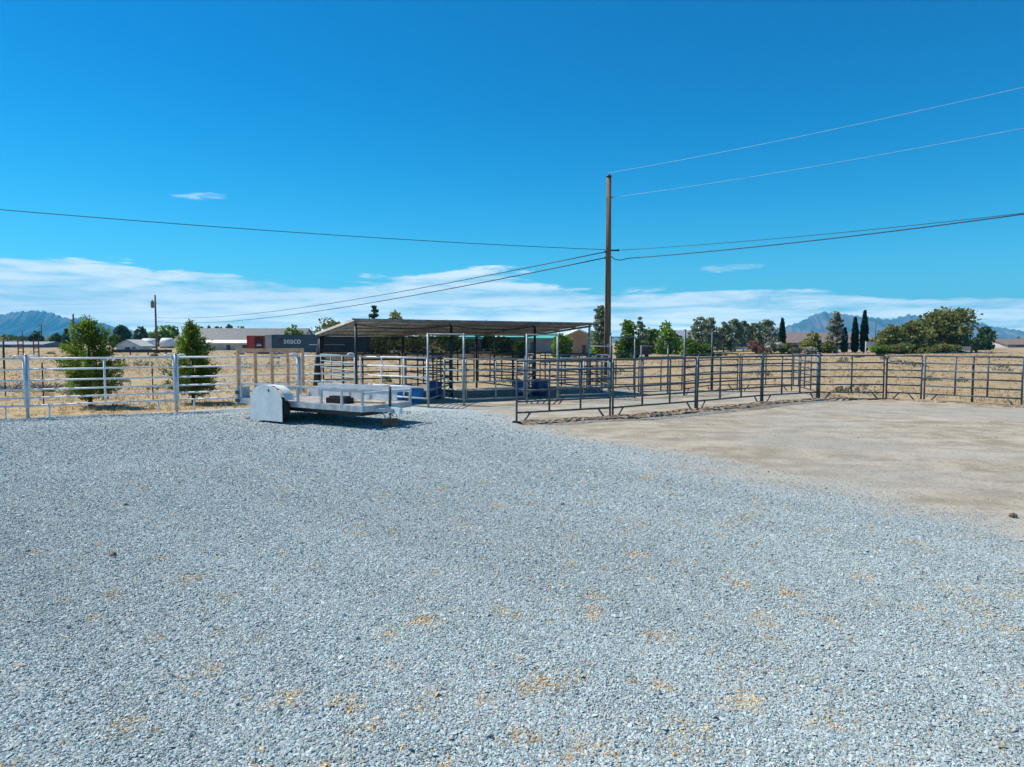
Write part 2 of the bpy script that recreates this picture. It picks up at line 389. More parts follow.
def make_gravel():
    # loose crushed stones, dense in front, thinning with distance where single stones stop showing
    at = (2.6, 5, 8, 12, 16, 21)
    bands = [(a, a + .4, float(np.interp(a, at, (9000, 8000, 5200, 2300, 900, 250))), float(np.interp(a, at, (.0070, .0073, .0082, .0104, .0132, .0155)))) for a in np.arange(2.6, 21, .4)]
    C, S = [], []
    for y0, y1, dens, s in bands:
        w = 0.80 * y1 + 2.2; n = int(dens * 2 * w * (y1 - y0))
        x = rng.uniform(-w, w, n); y = rng.uniform(y0, y1, n)
        k = np.abs(x) < 0.80 * y + 2.2; x, y = x[k], y[k]
        f, d = zones(x, y)
        p = (1 - f) * np.clip(1.1 - 1.25 * d, 0.05, 1)
        k = rng.random(len(x)) < p; x, y = x[k], y[k]
        C.append(np.stack([x, y], 1)); S.append(s * np.exp(rng.normal(0, .29, len(x))) * (1 - .35 * d[k]))
    C, S = np.concatenate(C), np.concatenate(S); n = len(C)
    # angular chips: four corners, a blunt top, a flat underside
    base = np.array([(1, 0, -.1), (-1, 0, -.1), (0, 1, -.1), (0, -1, -.1), (0, 0, 1)], float)
    V = base[None] * rng.uniform(.65, 1.25, (n, 5, 1)) + rng.normal(0, .17, (n, 5, 3))
    V *= np.stack([rng.uniform(.9, 1.6, n), rng.uniform(.8, 1.2, n), rng.uniform(.4, .85, n)], 1)[:, None]
    a, c = rng.normal(0, .32, n), rng.uniform(0, 6.283, n)
    ca, sa, cc, s2 = np.cos(a)[:, None], np.sin(a)[:, None], np.cos(c)[:, None], np.sin(c)[:, None]
    yy, zz = V[..., 1] * ca - V[..., 2] * sa, V[..., 1] * sa + V[..., 2] * ca
    xx = V[..., 0] * cc - yy * s2; yy = V[..., 0] * s2 + yy * cc
    V = np.stack([xx, yy, zz], -1) * S[:, None, None]
    V[..., 0] += C[:, :1]; V[..., 1] += C[:, 1:]; V[..., 2] += (gz(C[:, 0], C[:, 1]) + S * rng.uniform(.1, .55, n))[:, None]
    T = np.array([(0, 2, 4), (2, 1, 4), (1, 3, 4), (3, 0, 4), (0, 3, 2), (3, 1, 2)])
    F = (np.arange(n)[:, None, None] * 5 + T[None]).reshape(-1, 3)
    g = np.clip(rng.normal(.40, .092, n), .12, .66) * (1 + .07 * wob(C[:, 0], C[:, 1], .55, 3) + .05 * wob(C[:, 0], C[:, 1], 1.4, 5))
    tone = rng.random(n)[:, None]
    col = g[:, None] * (np.array((.75, .99, 1.01)) * tone + np.array((.91, 1.0, .97)) * (1 - tone))
    beige = rng.random(n) < .035 + .9 * np.clip(zones(C[:, 0], C[:, 1])[1] * 1.5 - .6, 0, 1); col[beige] = g[beige][:, None] * np.array((.95, .80, .60))
    fleck = rng.random(n) < .006 + .014 * np.clip(C[:, 0] / C[:, 1] + .3, 0, 1); col[fleck] = rng.uniform(.35, .6, fleck.sum())[:, None] * np.array((1.0, .74, .38))
    # dry leaf litter caught between the stones in small drifts
    m = 460; cy = rng.uniform(2.8, 11, m); cx = rng.normal(.22, .42, m) * cy; rad = .02 + .10 * rng.random(m) ** 1.8
    for px, py, q in zip(cx, cy, rad):
        i = np.nonzero((np.abs(C[:, 0] - px) < 3 * q) & (np.abs(C[:, 1] - py) < 3 * q))[0]
        dd = np.hypot(C[i, 0] - px, C[i, 1] - py); i = i[rng.random(len(i)) < rng.uniform(.2, .6) * np.exp(-(dd / q) ** 2)]
        col[i] = rng.uniform(.35, .62, len(i))[:, None] * np.array((1.0, .72, .36)) * rng.uniform(.8, 1.1)
    o = mesh_np('gravel', V.reshape(-1, 3), F, M['stone'], col={'col': np.repeat(col, 5, 0)})
    tag(o, 'blue grey crushed stone spread loosely over the yard', 'gravel', kind='stuff')
make_gravel()

# ------------------------------------------------------------------ hills on the horizon
M['hill'] = mat('desert_mountain', (0.19, 0.16, 0.135), 0.95, 0, 0.1, 0.006, c2=(0.05, 0.062, 0.045), spec=0.1)
def hills(name, prof, D, depth=620):
    us = np.arange(prof[0][0], prof[-1][0] + .1, 0.5); top = np.interp(us, [p[0] for p in prof], [p[1] for p in prof])
    vs = np.linspace(-1, 1, 61); U, Vv = np.meshgrid(us, vs)
    Dd = D + Vv * depth
    top = top + .55 * np.sin(us * .9 + 1.3 * np.sin(us * .31)) + .35 * np.sin(us * 2.3 + 2) - .5 * np.abs(np.sin(us * .42 + 1))
    crest = np.array([W(u, yv, D)[2] for u, yv in zip(us, top)])[None]
    X = (U - 512) / 683.0 * D * (1 + 0 * Vv); 
    ph = np.random.default_rng(len(prof)).uniform(0, 6.28, 9)
    sk = U + Vv * 14 * np.sin(U * .035 + ph[0])                 # spurs run obliquely down the face
    gull = sum(np.abs(np.sin(sk * f + ph[k] + a * np.sin(Vv * 4 + U * .07 * (k + 1)))) * w for k, (f, w, a) in enumerate(((.16, .42, .8), (.37, .3, .6), (.83, .18, .5), (1.7, .1, .4))))
    sh = (1 - np.abs(Vv)) ** 1.25
    Z = crest * sh * (1 - .75 * (1 - gull) * np.minimum(1, np.abs(Vv) * 4)) + 1.0
    ny, nx = U.shape; i = np.arange(nx * ny).reshape(ny, nx)
    F = np.stack([i[:-1, :-1], i[:-1, 1:], i[1:, 1:], i[1:, :-1]], -1).reshape(-1, 4)
    o = mesh_np(name, np.stack([X, Dd, Z], -1).reshape(-1, 3), F, M['hill'], smooth=True)
    tag(o, kind='structure')
hills('hills', [(-260, 340), (-180, 327), (-110, 320), (-60, 323), (-20, 318), (0, 316), (15, 312.5), (35, 311), (52, 312.5), (66, 318), (76, 319), (85, 317), (97, 322), (115, 327), (140, 332), (200, 336), (260, 335), (300, 330), (335, 333), (420, 338), (560, 340), (650, 337), (690, 333), (730, 336), (760, 338)], 5200)
hills('mountains', [(560, 341), (700, 337), (760, 333), (785, 327), (800, 322), (812, 315), (822, 312.5), (832, 313.5), (850, 315.5), (872, 318), (890, 320), (900, 317), (907, 315), (916, 316), (924, 320), (935, 325), (955, 322), (972, 322), (990, 327), (1024, 332), (1080, 330), (1150, 324), (1230, 328), (1320, 340)], 5000)

# ------------------------------------------------------------------ air
def make_haze():
    mb = MB(); mb.box(-9400, 9400, -9400, 6300, -3, 420)
    m = bpy.data.materials.new('dry_air'); m.use_nodes = True; t = NT(m.node_tree); t.N.clear()
    out = t.n('ShaderNodeOutputMaterial'); pv = t.n('ShaderNodeVolumePrincipled')
    pv.inputs['Color'].default_value = (0.12, 0.60, 1.0, 1); pv.inputs['Density'].default_value = 0.00016; pv.inputs['Anisotropy'].default_value = 0.0
    t.L.new(pv.outputs[0], out.inputs['Volume'])
    tag(mb.build('haze', m), 'thin blue air between the yard and the far mountains', 'haze', kind='stuff')
HAZE = True
if HAZE: make_haze()

# ------------------------------------------------------------------ fences, gates and panels
RAILS_DARK = (1.63, 1.37, 1.10, .84, .55, .26)
RAILS_WHITE = (1.66, 1.36, 1.05, .79, .56, .34)
def panel(name, A, B, label, cat, group, m, rails=RAILS_DARK, mids=2, feet='brace', r=.025, arch=False, gap=.05):
    A, B = np.array(A, float), np.array(B, float); d = B - A; L = float(np.hypot(*d)); rz = math.atan2(d[1], d[0])
    o = thing(name, label, cat, (A[0], A[1], 0), rz, group)
    x0, x1 = gap, L - gap; top, bot = rails[0], rails[-1]
    for k, z in enumerate(rails):
        MB().tube([(x0, 0, z), (x1, 0, z)], r if k else r * 1.15, 6).build('rail', m, o, True)
    xs = [x0 + (x1 - x0) * k / (mids + 1) for k in range(mids + 2)]
    for k, x in enumerate(xs):
        end = k in (0, mids + 1)
        z0 = (0.0 if feet == 'brace' else bot) if end else bot
        MB().tube([(x, 0.004, z0), (x, 0.004, top)], r * 1.05, 6).build('upright', m, o, True)
    if feet == 'brace':
        for a, b in ((x0 + .42, x0 + .2), (x1 - .42, x1 - .2)):
            MB().tube([(a, 0, bot), (b, 0, 0.0)], r * .9, 6).build('foot', m, o, True)
    if feet == 'stub':
        for x in (x0 + .45, x1 - .45):
            MB().tube([(x, 0, bot), (x, 0, 0.0)], r * .8, 6).build('foot', m, o, True)
    if arch:
        for x, s in ((x0, 1), (x1, -1)):
            pts = [(x + s * (.13 - .13 * math.cos(a)), 0.003, top + .085 * math.sin(a)) for a in np.linspace(0, math.pi, 9)]
            MB().tube(pts, r, 6).build('corner_arch', m, o, True)
    return o

def post(A, h, r, m, label, group=None, name='fence_post'):
    mb = MB(); mb.tube([(0, 0, -.05), (0, 0, h)], r, 12).tube([(0, 0, h), (0, 0, h + .012), (0, 0, h + .03)], [r * 1.12, r * 1.12, r * .5], 12)
    o = mb.build(name, m, None, True); o.location = (A[0], A[1], 0)
    return tag(o, label, 'post', group)

def gate_frame(A, B, h, m, label, group, header=None):
    A, B = np.array(A, float), np.array(B, float); d = B - A; L = float(np.hypot(*d))
    o = thing('gate_frame', label, 'gate frame', (A[0], A[1], 0), math.atan2(d[1], d[0]), group)
    for x in (0.0, L): MB().tube([(x, 0, -.03), (x, 0, h)], .036, 10).build('upright', m, o, True)
    MB().tube([(0.03, 0, h - .03), (L - .03, 0, h - .03)], .022, 8).build('header', header or m, o, True)
    return o

GL = 'white pipe gates along the field edge'
panel('field_gate', G0, G1, 'white six rail pipe gate running out of frame beside the outermost post', 'gate', GL, M['white_pipe'], RAILS_WHITE, 1, 'stub', .029, True)
panel('field_gate', G1, G2, 'white six rail pipe gate in front of the fuller rounder young pine', 'gate', GL, M['white_pipe'], RAILS_WHITE, 1, 'stub', .029, True)
panel('field_gate', G2, G3, 'white six rail pipe gate behind the trailer rear ramp', 'gate', GL, M['white_pipe'], RAILS_WHITE, 1, 'stub', .029, True)
panel('field_gate', G3, S0, 'short white pipe gate between trailer ramp and shelter corner', 'gate', GL, M['white_pipe'], RAILS_WHITE, 0, 'stub', .026, True)
panel('field_gate', S0 + SU * .12, P0, 'long white pipe gate behind the trailer tongue, closing the first pen', 'gate', GL, M['white_pipe'], (1.62, 1.32, .98, .66, .30), 2, 'none', .026)
PG = 'galvanised posts of the white gates'
post(G1, 1.76, .043, M['galv'], 'galvanised steel post at the outer end of the white gates', PG)
post(G2, 1.76, .043, M['galv'], 'galvanised steel post in front of the narrow pointed young pine', PG)
post(G3, 1.64, .03, M['galv'], 'galvanised steel post hidden behind the trailer rear ramp', PG)

# right-hand ring of dark grey panels
RG = 'dark grey corral panels round the dirt arena'
names = ['dark grey corral panel nearest the camera, with its loose end on gravel',
         'dark grey corral panel in front of the utility pole base',
         'dark grey corral panel in front of the tall dark pen posts',
         'dark grey corral panel ending at the thick corner post of the arena',
         'dark grey corral panel just past the corner post, below the two tall cypresses',
         'narrow dark grey arena gate between two double posts',
         'dark grey corral panel past the narrow gate, below the big olive tree',
         'dark grey corral panel curving out of frame',
         'dark grey corral panel outside the frame nearest the camera side']
for k, (a, b) in enumerate(zip(RING, RING[1:])):
    if k == 8: break
    panel('corral_gate' if k == 5 else 'corral_fence', a, b, names[k], 'gate' if k == 5 else 'fence panel', RG, M['grey_panel'], RAILS_DARK, 0 if k == 5 else (1 if k in (4,) else 2), 'brace', .029)
post(RING[4], 1.72, .075, M['grey_panel'], 'thick dark grey corner post where the arena panels turn', None)
post(RING[3], 1.70, .055, M['grey_panel'], 'dark grey post between third and fourth arena panels from the camera', None)
post((16.05, 23.75), 1.6, .035, M['dark_panel'], 'slim dark post set behind the curving arena panel', None)

# pens in front of the shelter
PN = 'steel panels of the animal pens'
bg, dk, gy = M['blue_grey_panel'], M['dark_panel'], M['grey_panel']
RP = (1.55, 1.18, .80, .52, .22)
gate_frame(pen(0), pen(1.27), 2.42, bg, 'tall galvanised gate frame with header beside the trailer tongue', 'tall walk-through gate frames', M['trim'])
panel('pen_gate', pen(1.27), pen(1.27) + SV * 1.15 + SU * -.25, 'galvanised pen gate leaf swung open and seen edge on', 'gate', PN, bg, RP, 0, 'none')
panel('pen_fence', pen(1.3), pen(3.62), 'pale galvanised panel right of the open pen gate', 'fence panel', PN, bg, RP, 1, 'none')
gate_frame(pen(3.68), pen(4.95), 2.42, bg, 'tall galvanised gate frame behind the nearest arena panel', 'tall walk-through gate frames')
panel('pen_fence', pen(4.95), pen(7.25), 'pale galvanised panel left of the utility pole, front of middle pen', 'fence panel', PN, bg, RP, 1, 'none')
gate_frame(pen(7.3), pen(8.45), 2.35, gy, 'tall grey gate frame standing right in front of the utility pole', 'tall walk-through gate frames')
panel('pen_fence', pen(8.6), pen(10.9), 'grey panel of the pen right of the utility pole', 'fence panel', PN, gy, RP, 1, 'none')
gate_frame(pen(9.75) + SV * 1.2, pen(10.9) + SV * .9, 2.0, gy, 'low wide gate frame in front of the dark parked vehicle', None)
post(pen(10.97), 2.62, .048, gy, 'tall grey pen post below the distant blue roofed house', None)
post((8.75, 29.9), 2.65, .036, dk, 'tall dark pen post in front of the grey green pines', None)
panel('pen_fence', pen(10.97), (8.75, 29.9), 'dark panel between the two tall pen posts', 'fence panel', PN, dk, RAILS_DARK, 1, 'brace')
panel('pen_fence', (8.75, 29.9), (10.0, 30.1), 'short dark panel right of the tall dark pen post', 'fence panel', PN, dk, RAILS_DARK, 0, 'brace')
panel('pen_fence', (10.0, 30.1), (12.4, 30.1), 'dark back panel of the farthest pen, below the reddish bush', 'fence panel', PN, dk, RAILS_DARK, 1, 'brace')
panel('pen_fence', (12.4, 30.1), (11.55, 25.75), 'dark side panel running back from the arena corner post', 'fence panel', PN, dk, RAILS_DARK, 3, 'none')
gate_frame((3.5, 31.0), (4.55, 31.2), 1.98, dk, 'low dark gate frame with pale header left of the utility pole', None, M['trim'])
for k, (s, u) in enumerate(((0, 3.66), (3.66, 7.32), (7.3, 10.0))):
    panel('pen_fence', pen(s) + SV * .06, shed(u, -.08), ['dark panel between first and second pens, behind the blue tubs',
          'dark panel dividing second and third pens, seen nearly edge on', 'dark panel at the far side of third pen, beside utility pole'][k], 'fence panel', PN, gy, RAILS_DARK, 2, 'none')
panel('pen_fence', shed(0, .1), shed(0, 5.3), 'grey panel closing the outer side of the shelter', 'fence panel', PN, bg, RAILS_DARK, 2, 'none')
for k, u in enumerate((3.66, 7.32, 10.0)):
    panel('pen_fence', shed(u, .1), shed(u, 5.3), ['dark stall divider under the roof behind the first tub', 'dark stall divider under the roof behind the paired tubs', 'dark panel closing the pole side of the shelter'][k], 'fence panel', PN, dk, RAILS_DARK, 2, 'none', .03)
panel('pen_fence', pen(5.2) + SV * 1.7, pen(8.4) + SV * 2.0, 'grey panel standing inside the middle pen, beside the paired tubs', 'fence panel', PN, gy, RAILS_DARK, 2, 'brace')
panel('pen_fence', pen(8.5) + SV * 3.9, pen(11.2) + SV * 3.4, 'dark panel behind the pole, closing the last pen at the back', 'fence panel', PN, dk, RAILS_DARK, 2, 'brace')
for k, u in enumerate((0, 3.66, 7.25)):
    panel('pen_fence', shed(u + .06, 5.32), shed(u + (3.54 if u < 7 else 2.7), 5.32), ['dark back panel of the stall behind the trailer', 'dark back panel of the middle stall', 'dark back panel of the stall nearest the utility pole'][k], 'fence panel', PN, dk, RAILS_DARK, 3, 'none', .034)

# wire fence posts out in the field
for px, py, h, lab in ((42, 405, 1.45, 'thin dark field post between the outer gate post and the rounder pine'), (152, 400.5, 1.42, 'thin dark field post between the two young pines'),
                      (4, 396, 1.4, 'thin dark field post at the frame edge behind the outer gate')):
    d = 1434 / (py - 343); x = (px - 512) / 683 * d
    o = MB().box(-.02, .02, -.004, .004, -.1, h).box(-.004, .004, .004, .035, -.1, h).build('metal_post', M['black']); o.location = (x, d, 0)
    tag(o, lab, 'post', 'thin metal posts in the field')

# earth thrown up along the arena panels
def berm():
    V, F = [], []; pts = []
    for a, b in zip(RING[:8], RING[1:9]):
        a, b = np.array(a), np.array(b); n = int(np.hypot(*(b - a)) / .09)
        pts += [a + (b - a) * k / n for k in range(n)]
    P = np.array(pts); T = np.gradient(P, axis=0); T /= np.linalg.norm(T, axis=1)[:, None]; N = np.stack([T[:, 1], -T[:, 0]], 1)
    prof = [(-.45, 0), (-.25, .5), (-.05, .9), (.12, 1), (.32, .5), (.5, 0)]
    k = len(prof); h = .03 + .035 * rng.random((len(P), k)) + .015 * np.sin(np.arange(len(P)) * .4)[:, None]
    for j, (w, z) in enumerate(prof):
        q = P + N * (w + .12 + rng.normal(0, .04, (len(P), 1))); V.append(np.stack([q[:, 0], q[:, 1], np.where(z > 0, z * h[:, j], -.07)], 1))
    V = np.stack(V, 1).reshape(-1, 3); i = np.arange(len(V)).reshape(-1, k)
    F = np.stack([i[:-1, :-1], i[1:, :-1], i[1:, 1:], i[:-1, 1:]], -1).reshape(-1, 4)
    m = mat('turned_earth', (0.30, 0.225, 0.155), 0.95, 0, 0.25, 4, 0.8, spec=.1)
    tag(mesh_np('earth_ridge', V, F, m, smooth=False), kind='structure')
berm()

# ------------------------------------------------------------------ shelter
def shelter():
    o = thing('shade_shelter', 'long open steel shelter with sloping metal roof over the animal pens', 'shelter', (S0[0], S0[1], 0), math.atan2(SU[1], SU[0]))
    L, Dp, zf, zb = 10.15, 5.4, 2.90, 2.50
    def zr(v): return zf + (zb - zf) * v / Dp
    for u in (0, 3.66, 7.32, 10.0):
        MB().tube([(u, 0, -.05), (u, 0, zf - .06)], .05, 10).build('post', M['black'] if u < 8 else M['galv'], o, True)
        MB().tube([(u, Dp, -.05), (u, Dp, zb - .06)], .05, 10).build('post', M['black'], o, True)
        MB().box(u - .04, u + .04, -.05, .0, 0, .01).prism([(u - .035, -.1, zf - .13), (u + .035, -.1, zf - .13), (u + .035, -.1, zf - .055), (u - .035, -.1, zf - .055)], (0, Dp + .2, zb - zf)).build('rafter', M['purlin'], o)
    for v in (.02, 1.35, 2.7, 4.05, 5.38):
        z = zr(v); MB().box(-.12, L + .1, v - .03, v + .03, z - .052, z - .012).build('purlin', M['purlin'], o)
    # corrugated sheet with real folds
    us = np.arange(-.1, L + .15, .035); k = len(us)
    wv = .012 * np.sin(us * 2 * math.pi / .21); vv = np.array((-.25, Dp + .25))
    V = np.array([(u, v, zr(v) + w + .01 + t) for t in (0, .004) for v in vv for u, w in zip(us, wv)])
    i = np.arange(k - 1)
    F = np.concatenate([np.stack([i, i + 1, i + 1 + k, i + k], 1), np.stack([i + 2 * k, i + 3 * k, i + 3 * k + 1, i + 2 * k + 1], 1)])
    rf = mesh_np('roof', V, F, M['roof_under'], o)
    MB().prism([(-.135, -.27, zr(-.27) - .05), (-.105, -.27, zr(-.27) - .05), (-.105, -.27, zr(-.27) + .04), (-.135, -.27, zr(-.27) + .04)], (0, Dp + .54, zr(Dp + .27) - zr(-.27))).build('trim', M['trim'], rf)
    MB().box(-.2, L + .2, -.28, -.255, zr(-.25) - .02, zr(-.25) + .035).build('trim', M['purlin'], rf)
    # dark shade mesh hung along the back above the panels
    nu = 60; uu = np.linspace(.05, L - .15, nu); zs = np.linspace(1.38, 2.36, 6)
    V = np.array([(u, Dp + .07 + .03 * math.sin(u * 3.1 + z * 2) + .02 * math.sin(u * 8) + t, z + (.03 * math.sin(u * 1.7) if z < 1.7 else 0)) for t in (0,) for z in zs for u in uu])
    i = np.arange(nu * 6).reshape(6, nu); F = np.stack([i[:-1, :-1], i[:-1, 1:], i[1:, 1:], i[1:, :-1]], -1).reshape(-1, 4)
    mesh_np('shade_screen', V, F, M['screen'], o, smooth=True)
    MB().tube([(0, Dp + .05, 2.37), (L - .1, Dp + .05, 2.37)], .025, 6).build('screen_cable', M['black'], o, True)
    # spare screen gathered at the outer back corner
    MB().tube([(.1, Dp + .12, 2.42), (.05, Dp + .14, 1.9), (-.05, Dp + .12, 1.2), (-.14, Dp + .1, .3)], [.12, .15, .16, .15], 9).build('gathered_screen', M['black'], o, True)
    # sagging conduit below the front edge
    MB().tube([(u, .06, zf - .14 - .13 * abs(math.sin(u * math.pi / 3.66)) ** .8) for u in np.linspace(0, 7.32, 41)], .018, 6).build('conduit', M['black'], o, True)
shelter()

# ------------------------------------------------------------------ tubs
def tub(p, s, h, m, rz, label, round_=False, group=None, tilt=0):
    o = thing('water_tub', label, 'tub', (p[0], p[1], 0), rz, group)
    n = 20; ring = lambda r, z: [(r * math.cos(a) * (1 if round_ else 1.0), r * math.sin(a), z) for a in np.linspace(0, 2 * math.pi, n, endpoint=False)]
    prof = [(s * .86, 0), (s * .93, h * .35), (s * .95, h * .6), (s, h * .97), (s * .95, h), (s * .90, h * .97), (s * .82, h * .12), (0.01, h * .1)]
    mb = MB(); vs = []
    for r, z in prof: vs += ring(r, z)
    k = len(prof); mb.add(vs, [(i * n + j, i * n + (j + 1) % n, (i + 1) * n + (j + 1) % n, (i + 1) * n + j) for i in range(k - 1) for j in range(n)] + [tuple(range(n))[::-1]])
    body = mb.build('shell', m, o, True)
    mb = MB(); pts = [(s * 1.02 * math.cos(a), s * 1.02 * math.sin(a), h * .95) for a in np.linspace(0, 2 * math.pi, n + 1)]
    mb.tube(pts, .018, 6, False).build('rim', m, o, True)
    o.rotation_euler = (tilt, 0, rz)
    return o
tub((-4.15, 24.0), .34, .62, M['bright_tub'], 0, 'bright blue plastic tub tall behind the trailer front rail', True, 'blue tubs in the pens')
tub((-3.45, 24.3), .30, .48, M['bright_tub'], 0.4, 'bright blue plastic tub behind the trailer jack, lower of two', True, 'blue tubs in the pens')
tub((-2.95, 25.9), .30, .62, M['blue_tub'], 0, 'dark blue tub standing behind the tall galvanised gate frame', True, 'blue tubs in the pens')
tub((.38, 26.6), .33, .60, M['blue_tub'], 0, 'dark blue tub standing left of the middle gate frame upright', True, 'blue tubs in the pens')
tub((1.12, 27.5), .36, .66, M['blue_tub'], 0, 'dark blue tub standing right of the middle gate frame upright', True, 'blue tubs in the pens')

# ------------------------------------------------------------------ utility trailer
def trailer():
    h = R(33); o = thing('utility_trailer', 'aluminium flatbed utility trailer with raised tan rear ramp parked on gravel', 'trailer', (-7.76, 19.37, 0), -h)
    L, Wd, zd = 4.9, 1.75, .53; al = M['alu']
    fr = MB()
    for y in (0, Wd): fr.box(0, L, y - .03, y + .03, zd - .13, zd + .02)
    for x in (0, L): fr.box(x - .03, x + .03, .033, Wd - .033, zd - .13, zd + .02)
    for x in np.linspace(.7, L - .6, 7): fr.box(x - .02, x + .02, .033, Wd - .033, zd - .11, zd - .03)
    fr.build('frame', al, o)
    MB().box(.034, L - .034, .034, Wd - .034, zd - .025, zd + .005).build('deck', M['deckwood'], o)
    for y in (0.0, Wd):
        s = 1 if y == 0 else -1
        MB().box(.1 if y == 0 else 1.3, L, y - .028, y + .028, zd + (.40 if y == 0 else .27), zd + (.445 if y == 0 else .40)).build('side_rail', M['white_sheet'] if y else al, o)
        if y: MB().box(.9, L - .5, y - .012, y + .012, zd + .021, zd + .265).build('side_board', M['white_sheet'], o)
        for x in ((.1, 1.1, 2.5, 3.4, 4.15, L - .03) if y == 0 else (1.35, 2.6, 3.4, 4.15, L - .03)):
            MB().box(x - .026, x + .026, y - .026, y + .026, zd + .02, zd + (.398 if y == 0 else .268)).build('stake', al, o)
    MB().box(L - .03, L + .03, .04, Wd - .04, zd + .30, zd + .36).build('front_rail', M['white_sheet'], o)
    uf = MB().box(.35, L - .25, .18, Wd - .18, .27, zd - .135)  # black box added to deepen the shade under the deck
    for x in (1.25, 1.95): uf.box(x - .05, x + .05, -.05, Wd + .05, .29, .38)
    uf.build('shade_box_and_axles', M['black'], o)
    # rear ramp standing upright
    rp = MB().box(-.07, -.02, -.02, Wd + .60, 1.83, 1.94).build('ramp', M['rust'], o)
    for k in range(5):
        y = .015 + (Wd + .55) * k / 4
        MB().box(-.065, -.025, y - .048, y + .048, zd + .02 if k else .35, 1.828).build('ramp_bar', M['rust'], rp)
    MB().box(-.07, -.02, -.0, Wd + .58, zd + .16, zd + .21).build('ramp_bar', al, rp)
    tl = MB().box(-.10, -.01, -.05, .36, .36, .86).build('tail_bracket', al, o)
    for z in (.43, .66): MB().box(-.09, .07, -.068, -.052, z, z + .09).build('tail_light', M['black'], tl)
    # wheels behind the big flat skirt
    for y in (-.16, Wd + .16):
        for x in (1.25, 1.95):
            t_ = MB(); n = 24
            rr = [(.20, -.09), (.31, -.105), (.335, -.07), (.335, .07), (.31, .105), (.20, .09)]
            vs = [(x + r * math.cos(a), y + w, .335 + r * math.sin(a)) for r, w in rr for a in np.linspace(0, 2 * math.pi, n, endpoint=False)]
            k = len(rr); t_.add(vs, [(i * n + j, i * n + (j + 1) % n, ((i + 1) % k) * n + (j + 1) % n, ((i + 1) % k) * n + j) for i in range(k) for j in range(n)])
            wh = t_.build('wheel', M['rubber'], o, True)
            MB().tube([(x, y - .06, .335), (x, y + .06, .335)], .2, 20).build('rim', al, wh, True)
        out = -.34 if y < 0 else Wd + .34
        x0, x1 = .95, 2.28; z1 = .975 if y < 0 else .80
        pr = [(x0, .03), (x0, .50)]
        pr += [(x0 + .50 - .50 * math.cos(a), .50 + (z1 - .50) * math.sin(a)) for a in np.linspace(.2, math.pi / 2, 8)]
        pr += [(x1 - .42, z1 - .01), (x1 - .20, z1 - .10), (x1 - .05, z1 - .24), (x1, z1 - .36), (x1, .03)]
        if y < 0:
            sk = MB().prism([(x, out, z) for x, z in pr], (0, .012, 0)).build('wheel_skirt', M['white_sheet'], o)
            MB().tube([(1.75, out - .006, .84), (1.75, out + .002, .84)], .035, 14).build('dark_hole_disc', M['black'], sk)  # flat black disc stands for the darkness inside a round hole
        top = [(x, z) for x, z in pr[2:-1]]
        f = MB(); y0, y1 = (out + .014, -.035) if y < 0 else (Wd + .035, out)
        xo = .12 if y < 0 else 0
        vs = [(x + xo, yy, z - dz) for dz in (0, .015) for yy in (y0, y1) for x, z in top]; k = len(top)
        fs = [(i, i + 1, k + i + 1, k + i) for i in range(k - 1)] + [(2 * k + i, 3 * k + i, 3 * k + i + 1, 2 * k + i + 1) for i in range(k - 1)]
        f.add(vs, fs).build('fender', M['white_sheet'], o, True)
    # tongue, coupler, jack, chains
    yc = .68
    tg = MB()
    for s in (-1, 1): tg.prism([(L - .35, yc + s * .5 - .035, zd - .14), (L - .35, yc + s * .5 + .035, zd - .14), (L - .35, yc + s * .5 + .035, zd - .05), (L - .35, yc + s * .5 - .035, zd - .05)], (.78, -s * .46, -.02))
    tg.build('tongue', al, o)
    MB().prism([(L + .22, yc - .07, zd - .17), (L + .22, yc + .07, zd - .17), (L + .22, yc + .05, zd - .02), (L + .22, yc - .05, zd - .02)], (.4, 0, -.03)).build('coupler', M['white_sheet'], o)
    xj = L + .25
    jk = MB().tube([(xj, yc, .2), (xj, yc, .62)], .024, 10).tube([(xj, yc, .42), (xj, yc, 1.0)], .036, 10).build('jack', M['dark_panel'], o, True)
    MB().tube([(xj, yc, 1.0), (xj, yc, 1.03), (xj - .12, yc - .12, 1.03)], .012, 6).build('crank', M['dark_panel'], jk, True)
    for s in (-1, 1):
        MB().tube([(L + .12, yc + s * .12, zd - .1), (L + .2, yc + s * .15, .26), (L + .34, yc + s * .13, .24), (L + .45, yc + s * .06, zd - .12)], .014, 6).build('chain', M['galv'], o, True)
    b = thing('wood_block', 'weathered grey wooden blocks stacked under the trailer jack', 'block', (0, 0, 0))
    hx = np.array((math.cos(h), -math.sin(h))); hy = np.array((math.sin(h), math.cos(h))); q = np.array((-7.76, 19.37)) + hx * xj + hy * yc
    b.location = (q[0], q[1], 0); b.rotation_euler = (0, 0, .3)
    MB().box(-.24, .24, -.13, .13, -.02, .095).build('lower_block', M['wood'], b)
    MB().box(-.20, .19, -.10, .11, .097, .20).build('upper_block', M['wood'], b)
    # things lying on the deck
    c = MB().box(-.33, .33, -.16, .16, .005, .15).box(-.28, .28, -.10, .10, .15, .19).build('tool_case', M['rubber']); q = np.array((-7.76, 19.37)) + hx * 3.6 + hy * .45
    c.location = (q[0], q[1], zd + .002); c.rotation_euler = (0, 0, -h + .1); tag(c, 'black flat case lying on the trailer deck', 'case')
